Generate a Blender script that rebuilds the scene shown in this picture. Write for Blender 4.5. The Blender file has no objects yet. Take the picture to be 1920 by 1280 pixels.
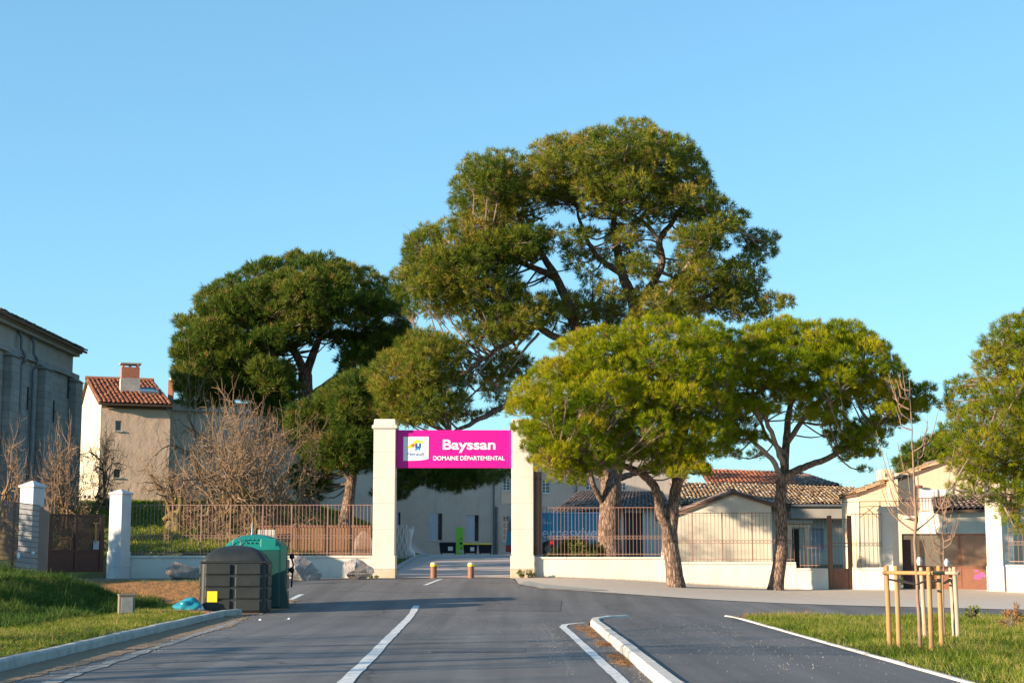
import bpy, bmesh, math, random
import numpy as np
from mathutils import Vector, Matrix

random.seed(11)
RNG = np.random.default_rng(11)
scene = bpy.context.scene
COL = scene.collection

# ------------------------------------------------------------------ camera, sky, sun, exposure
F = 3000.0                      # focal length in photo pixels (photo is 1920 wide)
CAM_Z = 1.45
PITCH = math.atan(400.0 / F)
cam_d = bpy.data.cameras.new('camera')
cam = bpy.data.objects.new('camera', cam_d)
COL.objects.link(cam)
cam_d.sensor_width = 36.0
cam_d.lens = 36.0 * F / 1920.0
cam_d.clip_end = 3000.0
cam.location = (0, 0, CAM_Z)
cam.rotation_euler = (math.pi / 2 + PITCH, 0, 0)
scene.camera = cam

SUN_AZ = math.radians(62.0)     # left of the axis behind the camera
SUN_EL = math.radians(13.0)
TO_SUN = Vector((-math.sin(SUN_AZ) * math.cos(SUN_EL), -math.cos(SUN_AZ) * math.cos(SUN_EL), math.sin(SUN_EL)))
world = bpy.data.worlds.new('World')
scene.world = world
world.use_nodes = True
wn = world.node_tree
bg = wn.nodes['Background']
sky = wn.nodes.new('ShaderNodeTexSky')
sky.sky_type = 'NISHITA'
sky.sun_disc = False
sky.sun_elevation = SUN_EL
sky.sun_rotation = math.atan2(TO_SUN.x, TO_SUN.y)
sky.altitude = 0.0
sky.air_density = 1.0
sky.dust_density = 0.25
sky.ozone_density = 1.5
gam = wn.nodes.new('ShaderNodeGamma')          # evens the whole sky out, as the photograph's processing does
gam.inputs[1].default_value = 0.64
tint = wn.nodes.new('ShaderNodeMix'); tint.data_type = 'RGBA'; tint.blend_type = 'MULTIPLY'
tint.inputs[0].default_value = 1.0
tint.inputs[7].default_value = (1.02, 1.72, 2.16, 1)
wn.links.new(sky.outputs[0], gam.inputs[0])
wn.links.new(gam.outputs[0], tint.inputs[6])
wn.links.new(tint.outputs[2], bg.inputs[0])
bg.inputs[1].default_value = 0.088
sun_d = bpy.data.lights.new('sun', 'SUN')
sun_d.energy = 5.0
sun_d.angle = math.radians(0.55)
sun_d.color = (1.0, 0.80, 0.57)
sun = bpy.data.objects.new('sun', sun_d)
COL.objects.link(sun)
sun.location = (-60, -40, 40)
sun.rotation_euler = TO_SUN.to_track_quat('Z', 'Y').to_euler()
scene.view_settings.view_transform = 'Standard'
scene.view_settings.look = 'None'
scene.view_settings.gamma = 1.0
scene.view_settings.exposure = 1.2
scene.cycles.max_bounces = 6
scene.cycles.diffuse_bounces = 3
scene.cycles.transparent_max_bounces = 8

# ------------------------------------------------------------------ helpers
CP, SP = math.cos(PITCH), math.sin(PITCH)
def at(px, py, Y):
    """world point on the ray of photo pixel (px, py) at distance Y"""
    a, b = (px - 960.0) / F, (640.0 - py) / F
    dy = CP - b * SP
    return Vector((a * Y / dy, Y, CAM_Z + (SP + b * CP) * Y / dy))
def sm(t):
    t = np.clip(t, 0.0, 1.0)
    return t * t * (3 - 2 * t)
def drift(y):
    return -0.0233 * (np.asarray(y) - 18.0)
def H(x, y):
    """terrain height"""
    x = np.asarray(x, float); y = np.asarray(y, float)
    z = 0.65 * sm((y - 37.0) / 20.0) + 0.68 * np.clip((y - 56.0) / 19.0, 0, 1) + 0.12 * np.clip((y - 75.0) / 25.0, 0, 1)
    z = z - 0.36 * sm((x - 1.5) / 9.0) * sm((y - 40.0) / 12.0)
    # verge levels beside the road
    z = z + 0.10 * sm((x - 4.75) / 0.4) * (1 - sm((y - 35.6) / 0.8))
    z = z + 0.11 * sm((-6.42 + drift(y) - x) / 0.3) * (1 - sm((y - 38.5) / 2.0))
    # grassy bank at the far left
    z = z + 0.86 * sm((-9.7 - x) / 3.0) * sm((y - 30.0) / 9.0) * (1 - sm((y - 42.5) / 3.5))
    z = z + (0.07 * np.sin(1.9 * x + 1.1 * y) * np.sin(1.3 * y - .7 * x) + 0.04 * np.sin(4.1 * x - 2.3 * y)) * sm((-9.3 - x) / 1.5) * sm((y - 31.0) / 4.0) * (1 - sm((y - 45.0) / 3.0))
    # ditch with an earth face behind it
    dm = sm((-7.6 - x) / 1.2)
    z = z - 0.26 * dm * np.exp(-((y - 45.6) / 1.5) ** 2) + 0.26 * dm * np.exp(-((y - 48.6) / 1.2) ** 2)
    # lawn behind the left wall
    lx = sm((-5.2 - x) / 2.0)
    st = sm((y - 56.7) / 0.5) * sm((x + 15.5) / 1.5) + sm((y - 57) / 8.0) * (1 - sm((x + 15.5) / 1.5))
    z = z + lx * (0.82 * st + 2.0 * np.clip((y - 57.0) / 27.0, 0, 1) * sm((-5.0 - x) / 7.0))
    return z
def h(x, y):
    return float(H(x, y))

ORG = {}
def link(o, parent=None, org=None):
    COL.objects.link(o)
    if parent is not None:
        o.parent = parent
    ORG[o.name] = Vector(org) if org is not None else (ORG[parent.name].copy() if parent is not None else Vector((0, 0, 0)))
    return o
def tag(o, label=None, cat=None, group=None, kind=None):
    if label: o['label'] = label
    if cat: o['category'] = cat
    if group: o['group'] = group
    if kind: o['kind'] = kind
    return o
def thing(name, loc, label, cat, group=None, kind=None):
    o = bpy.data.objects.new(name, None)
    o.empty_display_size = 0.2
    o.location = loc
    link(o, None, loc)
    return tag(o, label, cat, group, kind)

class MB:
    def __init__(s):
        s.v = []; s.f = []
    def add(s, vs, fs):
        n = len(s.v)
        s.v.extend([tuple(p) for p in vs]); s.f.extend([tuple(i + n for i in f) for f in fs])
        return s
    def obox(s, c, sx, sy, sz, rz=0.0, taper=1.0, taper_y=None):
        """box standing on c (centre of base); top scaled by taper"""
        ty = taper if taper_y is None else taper_y
        cr, sr = math.cos(rz), math.sin(rz)
        vs = []
        for k, (tx, tyy) in ((0, (1, 1)), (1, (taper, ty))):
            for dx, dy in ((-.5, -.5), (.5, -.5), (.5, .5), (-.5, .5)):
                x, y = dx * sx * tx, dy * sy * tyy
                vs.append((c[0] + x * cr - y * sr, c[1] + x * sr + y * cr, c[2] + k * sz))
        return s.add(vs, [(3, 2, 1, 0), (4, 5, 6, 7), (0, 1, 5, 4), (1, 2, 6, 5), (2, 3, 7, 6), (3, 0, 4, 7)])
    def box(s, a, b):
        x0, y0, z0 = a; x1, y1, z1 = b
        return s.obox(((x0 + x1) / 2, (y0 + y1) / 2, z0), abs(x1 - x0), abs(y1 - y0), z1 - z0)
    def tube(s, pts, rad, n=6, cap=True):
        pts = [Vector(p) for p in pts]
        if not hasattr(rad, '__len__'): rad = [rad] * len(pts)
        base = len(s.v)
        up = None
        for i, p in enumerate(pts):
            t = (pts[min(i + 1, len(pts) - 1)] - pts[max(i - 1, 0)])
            if t.length < 1e-9: t = Vector((0, 0, 1))
            t.normalize()
            if up is None or abs(up.dot(t)) > 0.97:
                up = Vector((1, 0, 0)) if abs(t.x) < 0.7 else Vector((0, 1, 0))
            a = t.cross(up).normalized(); b = t.cross(a).normalized()
            up = a.cross(t)
            for k in range(n):
                w = 2 * math.pi * k / n
                s.v.append(tuple(p + (a * math.cos(w) + b * math.sin(w)) * rad[i]))
        for i in range(len(pts) - 1):
            for k in range(n):
                k2 = (k + 1) % n
                s.f.append((base + i * n + k, base + i * n + k2, base + (i + 1) * n + k2, base + (i + 1) * n + k))
        if cap and n > 2:
            s.f.append(tuple(base + k for k in range(n - 1, -1, -1)))
            s.f.append(tuple(base + (len(pts) - 1) * n + k for k in range(n)))
        return s
    def prism(s, poly, axis, d0, d1):
        """poly = 2D outline; axis 'z': (x,y)->z d0..d1 ; axis 'y': (x,z) extruded in y"""
        n = len(poly)
        if axis == 'x':
            vs = [(d0, p[0], p[1]) for p in poly] + [(d1, p[0], p[1]) for p in poly]
        elif axis == 'z':
            vs = [(p[0], p[1], d0) for p in poly] + [(p[0], p[1], d1) for p in poly]
        else:
            vs = [(p[0], d0, p[1]) for p in poly] + [(p[0], d1, p[1]) for p in poly]
        fs = [tuple(range(n - 1, -1, -1)), tuple(range(n, 2 * n))]
        fs += [(i, (i + 1) % n, n + (i + 1) % n, n + i) for i in range(n)]
        return s.add(vs, fs)
    def loft(s, rings):
        n = len(rings[0]); b = len(s.v)
        for r in rings: s.v.extend([tuple(p) for p in r])
        for i in range(len(rings) - 1):
            for k in range(n):
                k2 = (k + 1) % n
                s.f.append((b + i * n + k, b + i * n + k2, b + (i + 1) * n + k2, b + (i + 1) * n + k))
        s.f.append(tuple(b + k for k in range(n - 1, -1, -1)))
        s.f.append(tuple(b + (len(rings) - 1) * n + k for k in range(n)))
        return s
    def sphere(s, c, rx, ry, rz, nu=10, nv=6):
        rings = []
        for i in range(nv + 1):
            t = math.pi * (0.02 + 0.96 * i / nv)
            rings.append([(c[0] + rx * math.sin(t) * math.cos(2 * math.pi * k / nu), c[1] + ry * math.sin(t) * math.sin(2 * math.pi * k / nu), c[2] - rz * math.cos(t)) for k in range(nu)])
        return s.loft(rings)
    def build(s, name, mat, parent=None, smooth=False, bevel=0.0, org=None, fix=True):
        me = bpy.data.meshes.new(name)
        o0 = ORG[parent.name] if parent is not None else (Vector(org) if org is not None else Vector((0, 0, 0)))
        me.from_pydata([(p[0] - o0.x, p[1] - o0.y, p[2] - o0.z) for p in s.v], [], s.f)
        if fix:
            bm = bmesh.new(); bm.from_mesh(me)
            bmesh.ops.recalc_face_normals(bm, faces=bm.faces)
            bm.to_mesh(me); bm.free()
        if smooth:
            me.polygons.foreach_set('use_smooth', [True] * len(me.polygons))
        me.materials.append(mat)
        o = bpy.data.objects.new(name, me)
        if parent is None and org is not None: o.location = o0
        link(o, parent, o0)
        if bevel:
            m = o.modifiers.new('bevel', 'BEVEL'); m.width = bevel; m.segments = 2; m.limit_method = 'ANGLE'
        return o
def npmesh(name, V, T, mat, parent=None, attr=None, org=None, smooth=False):
    """V (n,3), T (m,3) arrays"""
    o0 = ORG[parent.name] if parent is not None else (Vector(org) if org is not None else Vector((0, 0, 0)))
    me = bpy.data.meshes.new(name)
    V = np.asarray(V, np.float32) - np.array(o0, np.float32)
    T = np.asarray(T, np.int32); k = T.shape[1]
    me.vertices.add(len(V)); me.vertices.foreach_set('co', V.ravel())
    me.loops.add(T.size); me.loops.foreach_set('vertex_index', T.ravel())
    me.polygons.add(len(T))
    me.polygons.foreach_set('loop_start', np.arange(0, T.size, k, dtype=np.int32))
    me.polygons.foreach_set('loop_total', np.full(len(T), k, np.int32))
    if smooth: me.polygons.foreach_set('use_smooth', np.ones(len(T), bool))
    if attr is not None:
        a = me.attributes.new('tone', 'FLOAT', 'POINT'); a.data.foreach_set('value', np.asarray(attr, np.float32))
    me.update(calc_edges=True)
    me.materials.append(mat)
    o = bpy.data.objects.new(name, me)
    if parent is None and org is not None: o.location = o0
    return link(o, parent, o0)
def inst(name, me, parent, loc, scale=(1, 1, 1), rz=0.0):
    o = bpy.data.objects.new(name, me)
    o.location = Vector(loc) - ORG[parent.name]
    o.scale = scale; o.rotation_euler = (0, 0, rz)
    COL.objects.link(o); o.parent = parent
    return o

# ------------------------------------------------------------------ materials
def nt(name):
    m = bpy.data.materials.new(name); m.use_nodes = True
    return m, m.node_tree, m.node_tree.nodes['Principled BSDF']
def noise_n(t, scale, detail=4, rough=0.6, vec=None, dim='3D'):
    n = t.nodes.new('ShaderNodeTexNoise'); n.inputs['Scale'].default_value = scale
    n.inputs['Detail'].default_value = detail; n.inputs['Roughness'].default_value = rough
    if vec is not None: t.links.new(vec, n.inputs['Vector'])
    return n
def ramp_n(t, src, stops):
    r = t.nodes.new('ShaderNodeValToRGB')
    while len(r.color_ramp.elements) < len(stops): r.color_ramp.elements.new(0.5)
    for e, (p, c) in zip(r.color_ramp.elements, stops):
        e.position = p; e.color = (c[0], c[1], c[2], 1)
    t.links.new(src, r.inputs[0])
    return r
def mix_n(t, fac, a, b, mode='MIX'):
    m = t.nodes.new('ShaderNodeMix'); m.data_type = 'RGBA'; m.blend_type = mode
    if hasattr(fac, 'is_linked'): t.links.new(fac, m.inputs[0])
    else: m.inputs[0].default_value = fac
    for i, c in ((6, a), (7, b)):
        if hasattr(c, 'is_linked'): t.links.new(c, m.inputs[i])
        else: m.inputs[i].default_value = (c[0], c[1], c[2], 1)
    return m.outputs[2]
def coords(t, scale=(1, 1, 1)):
    g = t.nodes.new('ShaderNodeNewGeometry')
    if scale == (1, 1, 1): return g.outputs['Position']
    mp = t.nodes.new('ShaderNodeMapping'); mp.inputs['Scale'].default_value = scale
    t.links.new(g.outputs['Position'], mp.inputs['Vector'])
    return mp.outputs[0]
def bump_n(t, b, src, strength, dist):
    n = t.nodes.new('ShaderNodeBump'); n.inputs['Strength'].default_value = strength; n.inputs['Distance'].default_value = dist
    t.links.new(src, n.inputs['Height']); t.links.new(n.outputs[0], b.inputs['Normal'])
    return n
def M(name, c1, c2=None, scale=3.0, rough=0.85, bump=0.0, bscale=30.0, bdist=0.01, spec=0.3, metal=0.0, stretch=(1, 1, 1), c3=None, lo=0.35, hi=0.68):
    m, t, b = nt(name)
    b.inputs['Roughness'].default_value = rough
    b.inputs['Specular IOR Level'].default_value = spec
    b.inputs['Metallic'].default_value = metal
    v = coords(t, stretch)
    if c2 is None: c2 = tuple(x * 0.82 for x in c1)
    n = noise_n(t, scale, 6, 0.65, v)
    st = [(lo, c1), (hi, c2)] if c3 is None else [(lo - .05, c1), ((lo + hi) / 2, c2), (hi + .05, c3)]
    r = ramp_n(t, n.outputs['Fac'], st)
    t.links.new(r.outputs[0], b.inputs['Base Color'])
    if bump:
        nb = noise_n(t, bscale, 5, 0.7, v)
        bump_n(t, b, nb.outputs['Fac'], bump, bdist)
    return m
def render_mat(name, c1, c2, dirt, amount=0.55):
    """painted render: blotches, vertical rain streaks and a scatter of small marks"""
    m, t, b = nt(name)
    v = coords(t)
    n1 = noise_n(t, 1.1, 6, 0.65, v); r1 = ramp_n(t, n1.outputs['Fac'], [(0.35, c1), (0.7, c2)])
    n2 = noise_n(t, 1.0, 5, 0.7, coords(t, (5.5, 5.5, 0.35))); r2 = ramp_n(t, n2.outputs['Fac'], [(0.50, (0,) * 3), (0.80, (amount,) * 3)])
    n3 = noise_n(t, 0.55, 4, 0.6, v); r3 = ramp_n(t, n3.outputs['Fac'], [(0.40, (0.15,) * 3), (0.65, (1,) * 3)])
    f = mix_n(t, 1.0, r2.outputs[0], r3.outputs[0], 'MULTIPLY')
    c = mix_n(t, f, r1.outputs[0], dirt)
    n4 = noise_n(t, 14, 4, 0.7, v); r4 = ramp_n(t, n4.outputs['Fac'], [(0.66, (0,) * 3), (0.74, (0.35,) * 3)])
    c = mix_n(t, r4.outputs[0], c, dirt)
    t.links.new(c, b.inputs['Base Color']); b.inputs['Roughness'].default_value = 0.92; b.inputs['Specular IOR Level'].default_value = 0.2
    n5 = noise_n(t, 45, 4, 0.7, v); bump_n(t, b, n5.outputs['Fac'], 0.2, 0.008)
    return m
def foliage(name, ca, cb, cc, trans=0.35, rough=0.55):
    """leaf colours vary by the 'tone' value each tuft carries"""
    m, t, b = nt(name)
    a = t.nodes.new('ShaderNodeAttribute'); a.attribute_name = 'tone'
    r = ramp_n(t, a.outputs['Fac'], [(0.0, ca), (0.48, cb), (0.9, cc), (1.0, (0.30, 0.17, 0.06))])
    t.links.new(r.outputs[0], b.inputs['Base Color'])
    b.inputs['Roughness'].default_value = rough
    b.inputs['Specular IOR Level'].default_value = 0.10
    tr = t.nodes.new('ShaderNodeBsdfTranslucent'); t.links.new(r.outputs[0], tr.inputs[0])
    mx = t.nodes.new('ShaderNodeMixShader'); mx.inputs[0].default_value = trans
    out = [n for n in t.nodes if n.type == 'OUTPUT_MATERIAL'][0]
    t.links.new(b.outputs[0], mx.inputs[1]); t.links.new(tr.outputs[0], mx.inputs[2]); t.links.new(mx.outputs[0], out.inputs[0])
    return m
def asphalt(name, c1, c2, dust):
    m, t, b = nt(name)
    v = coords(t)
    n1 = noise_n(t, 0.35, 5, 0.6, coords(t, (1.0, 0.35, 1)))
    r1 = ramp_n(t, n1.outputs['Fac'], [(0.35, c1), (0.7, c2)])
    n2 = noise_n(t, 90, 3, 0.8, v)
    r2 = ramp_n(t, n2.outputs['Fac'], [(0.30, (0.55,) * 3), (0.62, (1.25,) * 3)])
    c = mix_n(t, 1.0, r1.outputs[0], r2.outputs[0], 'MULTIPLY')
    n3 = noise_n(t, 1.1, 6, 0.75, v)
    r3 = ramp_n(t, n3.outputs['Fac'], [(0.56, (0, 0, 0)), (0.78, (0.7,) * 3)])
    c = mix_n(t, r3.outputs[0], c, dust)
    vo = t.nodes.new('ShaderNodeTexVoronoi'); vo.inputs['Scale'].default_value = 7.0; t.links.new(v, vo.inputs['Vector'])
    r4 = ramp_n(t, vo.outputs['Distance'], [(0.035, (0.8,) * 3), (0.06, (0,) * 3)])
    c = mix_n(t, r4.outputs[0], c, (0.36, 0.30, 0.24))
    n6 = noise_n(t, 1.0, 4, 0.6, coords(t, (1.6, 0.03, 1))); r6 = ramp_n(t, n6.outputs['Fac'], [(0.3, (0.72,) * 3), (0.7, (1.20,) * 3)])
    c = mix_n(t, 1.0, c, r6.outputs[0], 'MULTIPLY')
    nw = noise_n(t, 0.9, 5, 0.7, v); mv = t.nodes.new('ShaderNodeVectorMath'); mv.operation = 'MULTIPLY_ADD'
    t.links.new(nw.outputs['Color'], mv.inputs[0]); mv.inputs[1].default_value = (1.1, 1.1, 1.1); t.links.new(v, mv.inputs[2])
    ve = t.nodes.new('ShaderNodeTexVoronoi'); ve.feature = 'DISTANCE_TO_EDGE'; ve.inputs['Scale'].default_value = 0.22; t.links.new(mv.outputs[0], ve.inputs['Vector'])
    re_ = ramp_n(t, ve.outputs['Distance'], [(0.003, (0.75,) * 3), (0.008, (0,) * 3)])
    ng = noise_n(t, 0.18, 3, 0.5, v); rg_ = ramp_n(t, ng.outputs['Fac'], [(0.48, (0,) * 3), (0.56, (1,) * 3)])
    cf = mix_n(t, 1.0, re_.outputs[0], rg_.outputs[0], 'MULTIPLY')
    c = mix_n(t, cf, c, (0.035, 0.034, 0.034))
    t.links.new(c, b.inputs['Base Color'])
    b.inputs['Roughness'].default_value = 0.82; b.inputs['Specular IOR Level'].default_value = 0.3
    bump_n(t, b, n2.outputs['Fac'], 0.5, 0.006)
    return m
def bark(name, c1, c2, c3, sc=1.0):
    m, t, b = nt(name)
    v = coords(t, (9 * sc, 9 * sc, 2.0 * sc))
    vo = t.nodes.new('ShaderNodeTexVoronoi'); vo.inputs['Scale'].default_value = 1.6; vo.feature = 'DISTANCE_TO_EDGE'
    n = noise_n(t, 1.6, 6, 0.75, v)
    mv = t.nodes.new('ShaderNodeVectorMath'); mv.operation = 'MULTIPLY_ADD'
    t.links.new(n.outputs['Color'], mv.inputs[0]); mv.inputs[1].default_value = (0.9, 0.9, 0.9); t.links.new(v, mv.inputs[2])
    t.links.new(mv.outputs[0], vo.inputs['Vector'])
    r = ramp_n(t, vo.outputs['Distance'], [(0.02, c1), (0.12, c2), (0.45, c3)])
    n2 = noise_n(t, 3.0, 5, 0.7, coords(t))
    r2 = ramp_n(t, n2.outputs['Fac'], [(0.3, (0.7,) * 3), (0.7, (1.2,) * 3)])
    c = mix_n(t, 1.0, r.outputs[0], r2.outputs[0], 'MULTIPLY')
    t.links.new(c, b.inputs['Base Color'])
    b.inputs['Roughness'].default_value = 0.92; b.inputs['Specular IOR Level'].default_value = 0.15
    bump_n(t, b, vo.outputs['Distance'], 0.9, 0.05)
    return m
def tiles_mat(name, stops):
    m, t, b = nt(name)
    a = t.nodes.new('ShaderNodeAttribute'); a.attribute_name = 'tone'
    r = ramp_n(t, a.outputs['Fac'], stops)
    n = noise_n(t, 9, 5, 0.7, coords(t))
    r2 = ramp_n(t, n.outputs['Fac'], [(0.3, (0.65,) * 3), (0.7, (1.2,) * 3)])
    c = mix_n(t, 1.0, r.outputs[0], r2.outputs[0], 'MULTIPLY')
    t.links.new(c, b.inputs['Base Color']); b.inputs['Roughness'].default_value = 0.9
    return m
def masonry(name, c1, c2, mort, bw, bh):
    m, t, b = nt(name)
    g = t.nodes.new('ShaderNodeNewGeometry')
    sx = t.nodes.new('ShaderNodeSeparateXYZ'); t.links.new(g.outputs['Position'], sx.inputs[0])
    cb = t.nodes.new('ShaderNodeCombineXYZ'); t.links.new(sx.outputs[1], cb.inputs[0]); t.links.new(sx.outputs[2], cb.inputs[1])
    br = t.nodes.new('ShaderNodeTexBrick'); t.links.new(cb.outputs[0], br.inputs['Vector'])
    br.inputs['Scale'].default_value = 1.0; br.inputs['Brick Width'].default_value = bw; br.inputs['Row Height'].default_value = bh
    br.inputs['Mortar Size'].default_value = 0.018; br.inputs['Color1'].default_value = (*c1, 1); br.inputs['Color2'].default_value = (*c2, 1); br.inputs['Mortar'].default_value = (*mort, 1)
    n = noise_n(t, 1.2, 6, 0.7, coords(t))
    r2 = ramp_n(t, n.outputs['Fac'], [(0.3, (0.72,) * 3), (0.7, (1.15,) * 3)])
    c = mix_n(t, 1.0, br.outputs['Color'], r2.outputs[0], 'MULTIPLY')
    t.links.new(c, b.inputs['Base Color']); b.inputs['Roughness'].default_value = 0.95
    bump_n(t, b, br.outputs['Fac'], -0.5, 0.03)
    return m

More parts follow.
